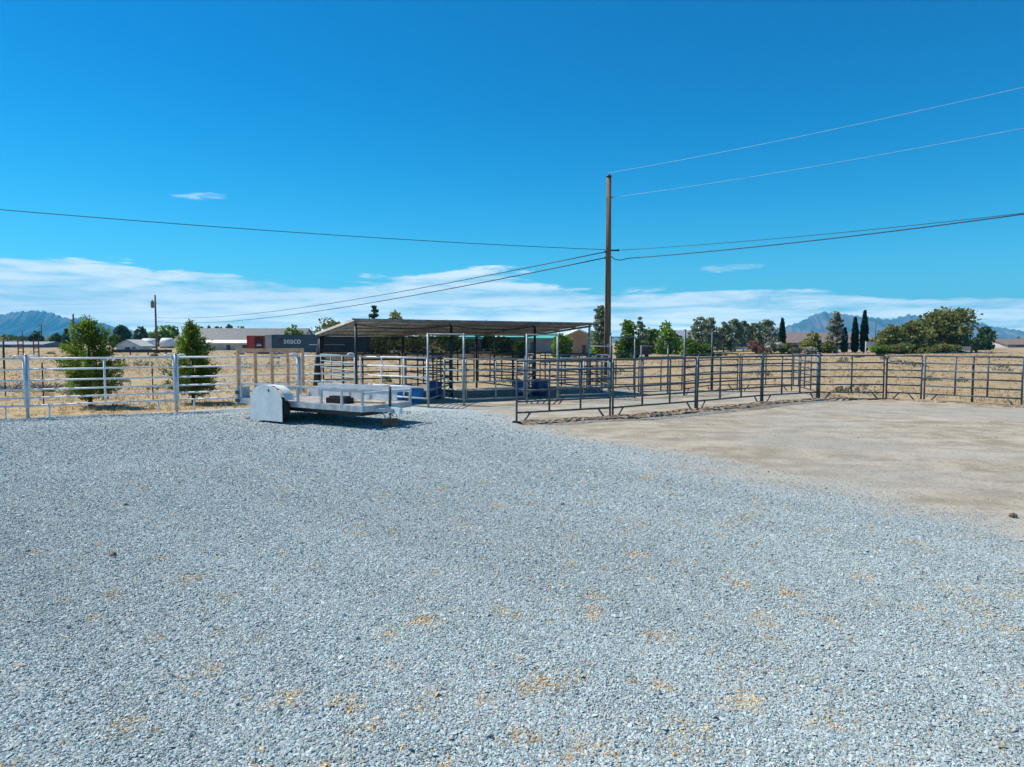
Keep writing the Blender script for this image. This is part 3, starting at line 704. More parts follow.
    for k, (x, y, r) in enumerate(((4.2, .85, .2), (3.0, 1.1, -.1))):
        c = MB().box(-.5, .5, -.07, .07, .003, .045).build('board', mat('bare_board', (.55, .42, .28), .8, 0, .15, 5)); q = np.array((-7.76, 19.37)) + hx * x + hy * y
        c.location = (q[0], q[1], zd + .005); c.rotation_euler = (0, 0, -h + r)
        tag(c, ('bare timber board lying on the trailer deck near its front', 'bare timber board lying on the middle of the trailer deck')[k], 'board', 'loose boards on the trailer')
trailer()

# ------------------------------------------------------------------ utility pole and cables
PX, PY = 4.47, 32.0
def pole():
    o = thing('utility_pole', 'tall bare brown wooden utility pole standing behind the pens', 'utility pole', (PX, PY, 0))
    MB().tube([(0, 0, -.3), (0, 0, 3), (0, 0, 6.5), (0, 0, 9.75)], [.165, .15, .128, .105], 14).build('shaft', M['pole'], o, True)
    MB().tube([(0, 0, 9.74), (0, 0, 9.80), (0, 0, 9.82)], [.125, .125, .06], 12).build('cap', M['black'], o, True)
    MB().tube([(0, 0, 9.80), (0, 0, 9.95)], .03, 8).build('insulator', M['ceramic'], o, True)
    MB().tube([(.1, 0, 8.8), (.2, -.04, 8.82)], .028, 8).build('insulator', M['ceramic'], o, True)
    MB().box(.12, .42, -.06, .06, 6.36, 6.42).tube([(.42, 0, 6.40), (.5, 0, 6.40)], .05, 8).build('cable_bracket', M['black'], o)
    MB().tube([(.12, -.05, 6.1), (.3, -.05, 5.97), (.55, -.06, 5.93), (.9, -.2, 6.0)], .02, 6).build('drip_loop', M['wire'], o, True)
    MB().box(-.05, .05, -.172, -.158, 1.9, 2.05).build('tag', M['galv'], o)
    for z in (6.1, 6.4, 8.8, 9.5): MB().tube([(-.19, 0, z), (.19, 0, z)], .016, 6).build('bolt', M['galv'], o)
    MB().tube([(-.19, -.02, 6.32), (-.14, -.02, 6.32)], .045, 8).tube([(-.19, -.02, 6.05), (-.14, -.02, 6.05)], .045, 8).build('cable_clamp', M['black'], o)
    MB().tube([(-.13, -.1, 0), (-.12, -.1, 4.0), (-.1, -.08, 8.8)], .012, 6).build('ground_wire', M['wire'], o, True)
pole()
def cable(a, b, sag, r, m, label, group, n=24):
    a, b = np.array(a), np.array(b); pts = []
    for t in np.linspace(0, 1, n): p = a + (b - a) * t; pts.append((p[0], p[1], p[2] - 4 * sag * t * (1 - t)))
    o = MB().tube(pts, r, 6).build('overhead_cable', m, None, True); tag(o, label, 'cable', group)
CG = 'overhead cables'
e1, e2, e3, e4 = W(1024, 87, 20.7), W(1024, 128, 21.2), W(1024, 214, 21.4), W(1024, 213, 22.6)
def ext(a, b, k): return tuple(np.array(a) + (np.array(b) - np.array(a)) * k)
for a, e, r, m, lab in (((PX, PY, 9.93), e1, .0052, 'wire_pale', 'pale overhead wire from the very top of the pole'), ((PX + .2, PY, 8.82), e2, .0052, 'wire_pale', 'pale overhead wire just below the top one'),
                        ((PX + .9, PY - .2, 6.0), e3, .02, 'wire', 'thick black overhead cable leaving the pole with a drip loop'), ((PX + .5, PY, 6.40), e4, .011, 'wire', 'thin dark overhead cable just above the thick looped one')):
    cable(a, ext(a, tuple(np.array(e) + (0, 0, .22)), 1.5), .25, r, M[m], lab, CG)
a = (PX - .1, PY, 6.42); cable(a, ext(a, W(0, 203, 21.8), 1.4), .25, .013, M['wire'], 'dark overhead cable rising away across the open sky to the frame edge', CG)
far = W(155, 318, 112)
cable((PX - .14, PY, 6.32), (far[0], far[1], far[2] + .1), 1.1, .022, M['wire'], 'upper of two dark cables running back to the far transformer pole', CG)
cable((PX - .14, PY, 6.05), (far[0], far[1], far[2] - .6), 1.2, .026, M['wire'], 'lower of two dark cables running back to the far transformer pole', CG)

def far_pole(px, ytop, d, label, r=.16, transformer=False, arm=False):
    x, y, z = W(px, ytop, d); b = float(tz(x, y)) - .3
    o = thing('utility_pole', label, 'utility pole', (x, y, b), 0, 'distant utility poles')
    MB().tube([(0, 0, 0), (0, 0, z - b)], [r, r * .8], 8).build('shaft', M['wood'], o, True)
    if transformer:
        MB().tube([(-.42, -.1, z - b - 2.1), (-.42, -.1, z - b - 1.0)], .27, 10).tube([(-.42, -.1, z - b - 1.0), (-.42, -.1, z - b - .75)], .07, 6).build('transformer', M['ceramic'], o)
    if arm: MB().box(-.9, .9, -.06, .06, z - b - .8, z - b - .68).build('crossarm', M['wood'], o)
far_pole(155, 295, 112, 'weathered distant pole carrying a grey transformer drum', .17, True)
far_pole(73, 314, 135, 'plain distant pole rising behind the rounder young pine', .2)
far_pole(41, 323, 190, 'thin distant pole with crossarm against the mountain', .17, arm=True)
far_pole(22, 330, 200, 'short thin distant pole nearest the frame edge', .15)
far_pole(876, 320, 150, 'thin distant pole right of the tallest cypress', .12)

# ------------------------------------------------------------------ vegetation
def leaves(C, S, up=0.0, aspect=1.0):
    """quads of size S at points C, turned at random"""
    n = len(C); a = rng.normal(size=(n, 3)); a[:, 2] += up; a /= np.linalg.norm(a, axis=1)[:, None]
    b = np.cross(a, rng.normal(size=(n, 3))); b /= np.linalg.norm(b, axis=1)[:, None]
    a *= (S * aspect)[:, None]; b = b * S[:, None]
    V = np.stack([C - a - b * .5, C + a * .3 - b, C + a + b * .4, C - a * .2 + b], 1)
    return V.reshape(-1, 3), np.arange(n * 4).reshape(-1, 4)

def blobs(centres, radii, n, shell=.55):
    k = len(centres); w = np.array([np.prod(r) ** (2 / 3) for r in radii]); w /= w.sum()
    idx = rng.choice(k, n, p=w); d = rng.normal(size=(n, 3)); d /= np.linalg.norm(d, axis=1)[:, None]
    rad = (shell + (1 - shell) * rng.random(n) ** .5) * (1 + rng.normal(0, .1, n))
    return centres[idx] + d * rad[:, None] * radii[idx], idx

BARK = mat('rough_bark', (0.10, 0.075, 0.055), 0.95, 0, 0.2, 6)
def grow(name, label, cat, x, y, C, S, shade, leafm, limbs, group=None, up=0.0, aspect=1.0, crown='crown', z=None):
    z = float(tz(x, y)) if z is None else z
    o = thing(name, label, cat, (x, y, z - .03), 0, group)
    V, F = leaves(C, S, up, aspect); tint = np.clip(shade, .35, 1.8)
    hue = 1 + rng.normal(0, .07, (len(C), 3)); col = tint[:, None] * hue
    mesh_np(crown, V, F, leafm, o, col={'col': np.repeat(col, 4, 0)})
    if limbs:
        mb = MB()
        for pts, rr in limbs: mb.tube(pts, rr, 7)
        mb.build('trunk', BARK, o, True)
    return o

def size_at(px, ytop, wpx, d):
    x, y, z = W(px, ytop, d); b = float(tz(x, y)); return x, y, z - b, wpx / 683 * d

def broad(px, ytop, wpx, d, kind, label, name='broadleaf_tree', group=None, n=1500, low=.0, leaf=None, dense=1):
    x, y, h, w = size_at(px, ytop, wpx, d); k = int((18 + 4 * w / max(h, 1)) * dense)
    c = []
    while len(c) < k:
        p = rng.uniform(-1, 1, 3)
        if p @ p < 1: c.append(p)
    c = np.array(c); c[:, :2] *= w * .36; c[:, 2] = h * (low + (1 - low) * .5) + c[:, 2] * h * (1 - low) * .36
    r = np.stack([rng.uniform(.16, .26, k) * w, rng.uniform(.16, .26, k) * w, rng.uniform(.13, .22, k) * h], 1)
    c[:, 2] = np.clip(c[:, 2], h * low + r[:, 2], h - r[:, 2] * 1.0)
    for q in range(1, 6): c[q] = (math.cos(q * 1.3) * .26 * w, math.sin(q * 1.3) * .26 * w, max(h * low, 0) + r[q, 2] * .8)
    c[0] = (rng.normal(0, .05) * w, 0, h - r[0, 2])
    P, idx = blobs(c, r, n); sh = rng.uniform(.7, 1.25, k)[idx] * rng.uniform(.75, 1.2, n)
    s = (leaf or .0019 * d) * rng.uniform(.6, 1.4, n)
    tr = [([(0, 0, 0), (.05 * w, 0, h * .3), (0, .03 * w, h * .6)], [.05 * h * .6, .03 * h * .6, .02 * h * .5])]
    for q in c[:6]: tr.append(([(0, 0, h * .22), tuple(q * (.5, .5, .8)), tuple(q)], [.022 * h, .014 * h, .006 * h]))
    return grow(name, label, 'tree', x, y, P, s, sh, LEAF[kind], tr, group)

def pine(px, ytop, wpx, d, kind, label, group=None, n=900, name='pine_tree', low=.1):
    """loose pine: tiers of limbs that end in separate tufts, sky between them"""
    x, y, h, w = size_at(px, ytop, wpx, d); c, r, tr = [], [], [([(0, 0, 0), (.02 * h, 0, h * .5), (0, 0, h * .96)], [.028 * h, .018 * h, .006 * h])]
    for t in np.linspace(low, .97, 9):
        nl = 4 if t < .85 else 2
        a0 = rng.uniform(0, 6.28)
        for j in range(nl):
            a = a0 + j * 6.283 / nl + rng.normal(0, .3); reach = w * .5 * (1 - .62 * max(0, t - .25) / .75) * rng.uniform(.55, 1.05) * (.3 if t > .93 else 1)
            q = np.array((reach * math.cos(a), reach * math.sin(a), h * (t + .05 * rng.random())))
            for f in (.55, 1.0):
                s = w * rng.uniform(.08, .13) * (1.1 if f == 1 else .9); c.append(q * (f, f, 1) + (0, 0, -(1 - f) * .04 * h)); r.append((s, s, s * .75))
            tr.append(([(0, 0, h * (t - .05)), tuple(q)], [.009 * h, .003 * h]))
    c, r = np.array(c), np.array(r); c[:, 2] = np.minimum(c[:, 2], h - r[:, 2] * .8)
    P, idx = blobs(c, r, n, .3); sh = rng.uniform(.65, 1.3, len(c))[idx] * rng.uniform(.75, 1.2, n)
    return grow(name, label, 'tree', x, y, P, .0017 * d * rng.uniform(.6, 1.4, n), sh, LEAF[kind], tr, group)

def cypress(px, ytop, wpx, d, label, n=900):
    x, y, h, w = size_at(px, ytop, wpx, d); t = rng.random(n) ** .85; a = rng.uniform(0, 6.283, n)
    prof = np.interp(t, [0, .04, .25, .6, .85, 1], [.55, .85, 1, .82, .42, .04]) * w * .5
    rr = prof * (.75 + .3 * rng.random(n)); P = np.stack([rr * np.cos(a), rr * np.sin(a), .04 * h + t * h * .96], 1)
    return grow('cypress_tree', label, 'tree', x, y, P, .0016 * d * rng.uniform(.6, 1.3, n), rng.uniform(.6, 1.35, n), LEAF['cypress'], [([(0, 0, 0), (0, 0, h * .8)], [.12, .04])], 'cypresses before the far houses', 1.5, 1.6)

def bush(px, ytop, wpx, d, kind, label, name='bush', n=500, group=None, z=None, leaf=None):
    x, y, h, w = size_at(px, ytop, wpx, d); h = max(h, .4); k = 8
    c = np.stack([rng.normal(0, .22, k) * w, rng.normal(0, .22, k) * w, rng.uniform(.3, .68, k) * h], 1); c[:, 0] = np.clip(c[:, 0], -.36 * w, .36 * w)
    r = np.stack([rng.uniform(.16, .26, k) * w, rng.uniform(.16, .26, k) * w, rng.uniform(.22, .34, k) * h], 1)
    P, idx = blobs(c, r, n); P[:, 2] = np.abs(P[:, 2])
    return grow(name, label, 'bush', x, y, P, (leaf or .0019 * d) * rng.uniform(.6, 1.3, n), rng.uniform(.7, 1.25, k)[idx] * rng.uniform(.75, 1.2, n), LEAF[kind], [([(0, 0, 0), tuple(c[i])], [.05 * h, .02 * h]) for i in range(4)], group)

def young_pine(px, ybase, ytop, wpx, label, full, seed, leader):
    """young pine right behind the gates: whorls of up-swept branches thick with needles"""
    global rng
    keep = rng; rng = np.random.default_rng(seed)
    d = 1434 / (ybase - 343); x, y, z = W(px, ytop, d); h = z; w = wpx / 683 * d
    tr = [([(0, 0, 0), (.02, 0, h * .5), (0, 0, h * .97)], [.07, .045, .012])]; C = []; sh = []; 
    nb = 105
    for i in range(nb):
        t = (i + .5) / nb; t = .07 + .91 * t ** 1.05
        wid = np.interp(t, [0, .1, .3, .5, .7, .85, 1], [.78, .95, 1.0, .88, .62, .36, .07] if full else [.85, 1.0, 1.0, .80, .5, .24, .03])
        a = i * 2.39996 + rng.normal(0, .3); reach = w * .5 * wid * rng.uniform(.5, 1.2); lift = rng.uniform(.12, .42) * h * .42 * (1 if t < .9 else .4)
        s = np.array((0, 0, h * t * .9)); e = s + np.array((reach * math.cos(a), reach * math.sin(a), lift))
        e[2] = min(e[2], h * .97)
        mid = s + (e - s) * .5 + np.array((0, 0, -.05 * reach)); tr.append(([tuple(s), tuple(mid), tuple(e)], [.012, .009, .004]))
        shade = rng.uniform(.6, 1.35)
        m = int(118 * (.45 + .7 * wid)); f = rng.uniform(.25, 1.06, m) ** .8
        base = s + (mid - s) * np.minimum(f * 2, 1)[:, None] + (e - mid) * np.clip(f * 2 - 1, 0, None)[:, None]
        C.append(base + rng.normal(0, .055, (m, 3)) * (1 + .6 * (1 - f))[:, None]); sh.append(np.full(m, shade) * rng.uniform(.7, 1.3, m))
    m = 60; f = rng.random(m); C.append(np.stack([rng.normal(0, .035, m), rng.normal(0, .035, m), h * (.86 + .14 * f)], 1)); sh.append(rng.uniform(.6, 1, m))
    C = np.concatenate(C); sh = np.concatenate(sh); k = C[:, 2] > .08; C, sh = C[k], sh[k]
    # needles: thin blades that point up and out
    n = len(C); dirv = C * (1, 1, 0); dirv /= np.linalg.norm(dirv, axis=1)[:, None] + 1e-6
    dv = dirv * .7 + np.array((0, 0, .75)) + rng.normal(0, .5, (n, 3)); dv /= np.linalg.norm(dv, axis=1)[:, None]
    b = np.cross(dv, rng.normal(size=(n, 3))); b /= np.linalg.norm(b, axis=1)[:, None]; S = rng.uniform(.05, .11, n)[:, None]
    V = np.stack([C - b * .016, C + b * .016, C + dv * S + b * .012, C + dv * S - b * .012], 1).reshape(-1, 3)
    o = thing('young_pine', label, 'tree', (x, y, -.02), 0, 'young pines behind the white gates')
    hue = 1 + rng.normal(0, .07, (n, 3)); mesh_np('needles', V, np.arange(n * 4).reshape(-1, 4), LEAF['young'], o, col={'col': np.repeat(sh[:, None] * hue, 4, 0)})
    mb = MB()
    for pts, rr in tr: mb.tube(pts, rr, 5)
    mb.build('trunk', BARK, o, True); rng = keep
young_pine(87, 406.5, 315, 60, 'fuller rounder young pine behind the outer white gates', True, 3, False)
young_pine(191, 403, 320, 46, 'narrower pointed young pine with a thin leader behind the galvanised post', False, 5, True)

TL = 'trees beyond the dry field'
broad(120, 325, 20, 170, 'dark', 'small dark tree beside the white gabled shed', group=TL)
broad(10, 335, 34, 210, 'dark', 'low dark tree mass at the frame edge under the mountain', group=TL, n=700)
broad(36, 331, 14, 180, 'dark', 'dark rounded tree behind the rusty racks', group=TL, n=600)
broad(56, 333, 11, 170, 'dark', 'small dark oval tree beside the rounder young pine', group=TL, n=500)
cyp = pine(66, 329, 8, 165, 'dark', 'thin dark conifer just beside the rounder young pine', group=TL, n=400)
broad(141, 326, 14, 165, 'dark', 'dark green tree above the white tank trailers', group=TL, n=700)
broad(158, 326, 26, 175, 'bright', 'bright green tree behind the transformer pole', group=TL, n=900)
broad(171, 325, 22, 185, 'green', 'green tree at the gable end of the long barn', group=TL, n=800)
for k, (px, yt, w) in enumerate(((200, 325, 8), (209, 326, 8), (216, 326, 9), (221, 327.5, 5), (229, 324, 10), (241, 325, 16))):
    broad(px, yt, w, 260, 'dark', ['leftmost small dark treetop above the long barn roof', 'second small dark treetop above the long barn roof', 'third small dark treetop above the long barn roof', 'tiniest dark treetop above the long barn roof', 'roundest dark treetop above the long barn roof', 'widest dark treetop above the right end of the barn roof'][k], group='treetops above the barn roof', n=300)
broad(293, 325, 26, 150, 'green', 'green tree rising behind the dark shipping container', group=TL, n=800)
broad(330, 317, 40, 130, 'olive', 'broad olive green tree behind the shelter roof corner', group=TL)
pine(374, 306, 16, 140, 'dark', 'dark conifer tip showing above the shelter roof', group=TL, n=900)
broad(396, 309, 26, 135, 'olive', 'olive tree with rounded top above the shelter roof', group=TL)
broad(372, 333, 44, 105, 'olive', 'olive green bush seen through the shade screen behind the first stall', group=TL, n=900)
broad(415, 331, 46, 100, 'olive', 'yellowish bushy tree seen through the shade screen', group=TL, n=900)
broad(452, 330, 40, 110, 'green', 'green bushy tree behind the screen of the first pen', group=TL, n=900)
broad(487, 321, 22, 125, 'green', 'tall green tree between the teal roofs, tip just above shelter roof', group=TL, n=900)
broad(502, 336, 30, 95, 'dark', 'dark bush behind the screen of the middle stall', group=TL, n=700)
broad(520, 340, 16, 85, 'bright', 'small bright green bush before the teal roofed building', group=TL, n=500)
broad(563, 333, 26, 85, 'bright', 'bright green tree left of the tan gabled building', group=TL, n=900)
pine(601, 306, 22, 75, 'grey', 'loose grey green pine right beside the utility pole', group=TL, n=1700, low=.3)
broad(597, 331, 22, 76, 'bright', 'bright green shrubby tree at the foot of the loose pine', group=TL, n=800)
broad(627, 320, 26, 80, 'green', 'round green tree right of the utility pole', group=TL, n=1800)
pine(640, 317, 16, 100, 'grey', 'thin grey green tree behind the dark parked vehicle', group=TL, n=600)
broad(651, 327, 26, 105, 'green', 'green tree directly behind the dark parked vehicle', group=TL, n=900)
broad(670, 321, 30, 100, 'bright', 'bright green tall shrubby tree before the blue roofed house', group=TL, n=1200)
broad(690, 337, 20, 90, 'bright', 'bright green rounded bush under the blue roofed house', group=TL, n=700)
broad(707, 343, 20, 90, 'green', 'low green bush under the nearest grey pine', group=TL, n=500)
for k, (px, yt, w) in enumerate(((701, 317, 22), (711, 318, 20), (724, 322, 18), (735, 319, 20), (744, 321, 16), (754, 323, 18), (766, 320, 24))):
    pine(px, yt, w * 1.25, 112 + 3 * k, 'grey', ['leftmost loose grey green pine of the long row', 'grey green pine second in the long row', 'shorter grey green pine third in the long row', 'tall grey green pine in the middle of the long row', 'grey green pine just right of the middle of the long row', 'sparse grey green pine behind the reddish bush', 'dense grey green pine ending the row beside the lone cypress'][k], group='row of grey green pines', n=1100)
bush(757, 338, 18, 100, 'red', 'reddish purple bush below the row of pines')
bush(772, 341, 18, 100, 'sage', 'grey sage bush beside the lone cypress')
cypress(782.5, 319, 6, 105, 'lone slim dark cypress at the end of the pine row')
bush(789, 343, 14, 100, 'yellow', 'yellow green low bush right of the lone cypress')
broad(811, 332, 22, 105, 'yellow', 'yellow green rounded tree before the brown tiled house', group=TL, n=900, low=.0)
bush(810, 345, 20, 98, 'sage', 'grey low bush under the yellow green tree')
bush(797, 345, 12, 99, 'dead', 'brown dry bush between lone cypress and yellow tree')
pine(837, 312, 22, 108, 'pale', 'tall pale grey green pine before the blue mountain', group=TL, n=1500, low=.12)
broad(829, 340, 20, 104, 'olive', 'olive bush at the foot of the tall pale pine', group=TL, n=600, low=.0)
cypress(845, 328, 5.5, 107, 'shorter dark cypress close beside the tall pale pine', 600)
cypress(855.5, 318, 6, 108, 'middle cypress, a little shorter than its right-hand neighbour')
cypress(865, 311, 7, 108, 'tallest dark cypress of the group')
broad(893, 324, 32, 100, 'olive', 'left end of the olive tree mass, smaller tree', group=TL, n=1600, low=.0)
broad(915, 320, 40, 103, 'olive', 'middle olive green tree left of the biggest tree', group=TL, n=1900, low=.0)
broad(946, 307, 66, 106, 'olive', 'biggest olive green tree with a wide rounded crown', group=TL, n=5600, dense=1.7, low=.0)
broad(985, 326, 20, 125, 'dark', 'dark green narrow tree right of the pale fence boards', group=TL, n=800, low=.0)
broad(976, 338, 18, 124, 'dark', 'dark low bushy tree beside the narrow dark tree', group=TL, n=500)
broad(1003, 339, 22, 230, 'dark', 'distant dark tree row before the farthest house', group=TL, n=500)
bush(898, 342, 40, 98, 'olive', 'wide olive undergrowth at the foot of the olive tree mass', n=1300)
bush(932, 343, 34, 101, 'olive', 'olive undergrowth between middle olive tree and biggest tree', n=1200)
bush(880, 345, 18, 95, 'bright', 'bright low bush before the white garden wall')
# trees outside the frame edges, as the row clearly goes on
broad(-40, 328, 40, 180, 'dark', 'dark tree beyond the frame edge on the mountain side', group=TL, n=600)
broad(1062, 325, 44, 120, 'olive', 'olive tree beyond the frame edge past the last panel', group=TL, n=1200)

def far_wood():
    # the plain beyond the field is full of low trees and brush that merge into one band
    k = 520; px = rng.uniform(-160, 1190, k); d = rng.uniform(185, 330, k); x = (px - 512) / 683 * d; C, S, T = [], [], []
    for xx, yy in zip(x, d):
        h, w = rng.uniform(.8, 2.6) * (1.5 if rng.random() < .12 else 1), rng.uniform(1.5, 4.5); q = 46
        p = rng.normal(0, 1, (q, 3)); p /= np.linalg.norm(p, axis=1)[:, None]; p *= np.array((w, w, h)) * rng.uniform(.5, 1.05, (q, 1)); p[:, 2] = np.abs(p[:, 2])
        C.append(p + (xx, yy, float(tz(xx, yy)))); S.append(np.full(q, .5)); b = rng.uniform(.6, 1.3); T.append(np.tile(np.array(((1.05, 1, .8), (1.25, .95, .75), (.7, .85, .6))[rng.integers(3)]) * b, (q, 1)))
    V, F = leaves(np.concatenate(C), np.concatenate(S) * rng.uniform(.6, 1.3, k * 46))
    o = mesh_np('far_brush', V, F, LEAF['grey'], col={'col': np.repeat(np.concatenate(T), 4, 0)})
    tag(o, 'far band of brush and low trees across the plain', 'brush', kind='stuff')
far_wood()

# low growth of the dry field
def dry_grass():
    n = 26000; y = 19 + 95 * rng.random(n) ** 1.7; x = (rng.random(n) * 2 - 1) * (0.85 * y + 4)
    f, d = zones(x, y); k = (f > .75) & (wob(x, y, .22, 3) + rng.normal(0, .45, n) > -.15); x, y = x[k], y[k]; n = len(x); b = 4
    X = np.repeat(x, b) + rng.normal(0, .06, n * b); Y = np.repeat(y, b) + rng.normal(0, .06, n * b); Z = tz(X, Y) - .01
    hh = rng.uniform(.05, .17, n * b) * np.repeat(rng.uniform(.5, 1.3, n), b); wd = .006 + .0004 * Y
    a = rng.uniform(0, 6.283, n * b); lx, ly = rng.normal(0, .07, n * b), rng.normal(0, .07, n * b)
    V = np.stack([np.stack([X - np.cos(a) * wd, Y - np.sin(a) * wd, Z], 1), np.stack([X + np.cos(a) * wd, Y + np.sin(a) * wd, Z], 1), np.stack([X + lx, Y + ly, Z + hh], 1)], 1)
    col = np.repeat(rng.uniform(.65, 1.2, n), b)[:, None] * np.array((1, 1, 1))
    mesh_np('dry_grass', V.reshape(-1, 3), np.arange(n * b * 3).reshape(-1, 3), LEAF['straw'], col={'col': np.repeat(col, 3, 0)})['kind'] = 'stuff'
    o = bpy.data.objects['dry_grass']; tag(o, 'dry straw coloured grass over the open field', 'grass')
    m = 55; y = 27 + 80 * rng.random(m) ** 1.4; x = (rng.random(m) * 2 - 1) * (0.8 * y + 2); f, d = zones(x, y); k = f > .9; x, y = x[k], y[k]
    Cs, S, T = [], [], []
    for xx, yy in zip(x, y):
        w, h = rng.uniform(.3, .8), rng.uniform(.2, .5); q = 70
        p = rng.normal(0, 1, (q, 3)); p /= np.linalg.norm(p, axis=1)[:, None]; p *= np.array((w, w, h)) * rng.uniform(.6, 1.05, (q, 1))
        p[:, 2] = np.abs(p[:, 2]); p += (xx, yy, float(tz(xx, yy))); Cs.append(p); S.append(np.full(q, .03 + .0011 * yy)); T.append(np.full(q, rng.uniform(.5, 1.1)))
    V, F = leaves(np.concatenate(Cs), np.concatenate(S) * rng.uniform(.6, 1.3, q * len(x)))
    o = mesh_np('scrub', V, F, LEAF['sage'], col={'col': np.repeat(np.concatenate(T)[:, None] * np.array((1, .97, .85)), 4, 0)})
    tag(o, 'low grey sagebrush scattered through the field', 'scrub', kind='stuff')
dry_grass()

def brushpile(px, py, w, h, label):
    d = 1434 / (py - 343); x = (px - 512) / 683 * d; mb = MB()
    for _ in range(70):
        a = rng.uniform(0, 6.28); r0, r1 = rng.uniform(0, w * .3), rng.uniform(.3, 1) * w; b = a + rng.normal(0, .9); z1 = rng.uniform(.1, 1) * h
        p, q = np.array((r0 * math.cos(a), r0 * math.sin(a) * .6, .02)), np.array((r1 * math.cos(b), r1 * math.sin(b) * .6, z1))
        mb.tube([tuple(p), tuple((p + q) / 2 + rng.normal(0, .06, 3)), tuple(q)], [.022, .016, .007], 5)
    o = mb.build('brush_pile', mat('bleached_branch', (.30, .275, .25), .9, 0, .2, 5)); o.location = (x, d, 0); tag(o, label, 'brush', 'piles of dead branches in the field')
brushpile(8, 391, 1.3, .55, 'grey pile of dead branches behind the outermost gate')
brushpile(46, 391, 1.2, .5, 'grey pile of dead branches between gate post and rounder pine')

# ------------------------------------------------------------------ buildings far behind
def bmat(n, c, **k): return mat(n, c, k.get('rough', .8), 0, k.get('var', .08), k.get('scale', .6))
M.update(stucco=bmat('cream_stucco', (.60, .54, .44)), tanwall=bmat('tan_stucco', (.46, .27, .165)), greyroof=ribbed('grey_brown_roof', (.10, .105, .098), 'X', 6), whiteroof=bmat('white_roof_edge', (.8, .81, .8)),
         darkwall=bmat('grey_block_wall', (.23, .25, .27)), tealroof=ribbed('teal_metal_roof', (.10, .44, .36), 'X', 10), brownroof=bmat('brown_tile_roof', (.20, .15, .13), scale=2), blueroof=bmat('pale_slate_roof', (.22, .26, .31)),
         whitewall=bmat('white_wall', (.74, .76, .78)), glassd=bmat('dark_window', (.03, .04, .05), rough=.2), palewall=bmat('pale_grey_wall', (.46, .45, .43)))

def house(name, label, px0, px1, d, y_base, y_eave, y_ridge, wall, roof, depth=8.0, turn=0.0, openings=(), gable_front=False, over=.4, cat='building'):
    """building set by its front: px0..px1 wide, eave and ridge heights read off the picture; openings (x0, x1, z0, z1) as fractions of the front"""
    x0, y, ze = W(px0, y_eave, d); x1 = W(px1, y_eave, d)[0]; zr = W(512, y_ridge, d + (0 if gable_front else depth / 2))[2]
    xm, Lw = (x0 + x1) / 2, x1 - x0; b = float(tz(xm, y)); o = thing(name, label, cat, (xm, y, b), turn)
    ze -= b; zr -= b; w = Lw / 2
    mb = MB()
    if gable_front:
        mb.prism([(-w, 0, -.5), (w, 0, -.5), (w, 0, ze), (0, 0, zr), (-w, 0, ze)], (0, depth, 0)).build('wall', wall, o)
        rf = MB()
        for s in (-1, 1): rf.prism([(0, -over, zr + .01), (0, -over, zr + .2), (s * (w + over), -over, ze - (zr - ze) * over / w + .18), (s * (w + over), -over, ze - (zr - ze) * over / w + .01)], (0, depth + 2 * over, 0))
        rf.build('roof', roof, o)
    else:
        mb.prism([(-w, 0, -.5), (-w, depth, -.5), (-w, depth, ze), (-w, depth / 2, zr), (-w, 0, ze)], (Lw, 0, 0)).build('wall', wall, o)
        k = (zr - ze) / (depth / 2); rf = MB()
        for s in (-1, 1):
            ye = depth / 2 + s * (depth / 2 + over); z_ = ze - k * over
            rf.prism([(-w - over, depth / 2, zr + .01), (-w - over, depth / 2, zr + .2), (-w - over, ye, z_ + .19), (-w - over, ye, z_ + .01)], (Lw + 2 * over, 0, 0))
        rf.build('roof', roof, o)
    for kind, a, c, z0, z1 in openings:
        f = MB().box(-w + a * Lw, -w + c * Lw, -.03, -.004, z0 * ze, z1 * ze).build(kind, M['glassd'] if kind != 'shutter_door' else M['palewall'], o)
        if kind == 'window':
            MB().box(-w + a * Lw - .08, -w + c * Lw + .08, -.06, -.031, z0 * ze - .1, z0 * ze - .01).build('sill', M['whitewall'], f)
    return o
house('barn', 'long barn with grey brown roof and cream end wall behind the pines', 174, 300, 172, 352, 341.5, 329, M['stucco'], M['greyroof'], 14, 0, [('door', .2, .27, 0, .7)])
house('storage_building', 'low cream storage building with white roof edge in front of the long barn', 196, 262, 128, 355, 343.5, 341, M['stucco'], M['whiteroof'], 7, 0, [('shutter_door', .1, .3, 0, .75), ('door', .46, .52, 0, .8), ('window', .7, .86, .3, .8)])
house('garden_shed', 'small white gabled shed beside the dark trees', 117, 138.5, 125, 355, 346, 340.5, M['whitewall'], M['palewall'], 6, .12, [('window', .7, .85, .35, .7), ('door', .38, .6, 0, .75)], True)
house('long_shed', 'long low blue grey shed under the mountain at the frame edge', -40, 42, 150, 352, 345, 342.5, M['darkwall'], M['blueroof'], 8, 0, [('door', .55, .62, 0, .8), ('window', .75, .85, .3, .7)])
house('teal_roof_building', 'narrow building with teal metal roof behind the shelter', 462, 481, 120, 352, 339, 334, M['darkwall'], M['tealroof'], 8, 0, [('window', .3, .6, .3, .7)])
house('teal_roof_building', 'wide building with bright teal metal roof behind middle stall', 505, 556, 112, 352, 338.5, 333.5, M['darkwall'], M['tealroof'], 8, 0, [('window', .15, .3, .3, .7), ('door', .5, .6, 0, .75)])
house('tan_building', 'tan gabled building behind the shelter beside the loose pine', 566, 592, 92, 353, 336, 330.5, M['tanwall'], M['whiteroof'], 9, 0, [('window', .12, .26, .42, .7), ('door', .62, .76, 0, .55)], True)
house('blue_roof_house', 'far house with pale blue grey roof right of the bright trees', 674, 700, 140, 350, 339, 331, M['palewall'], M['blueroof'], 9, 0, [('window', .2, .35, .3, .7), ('window', .6, .75, .3, .7)])
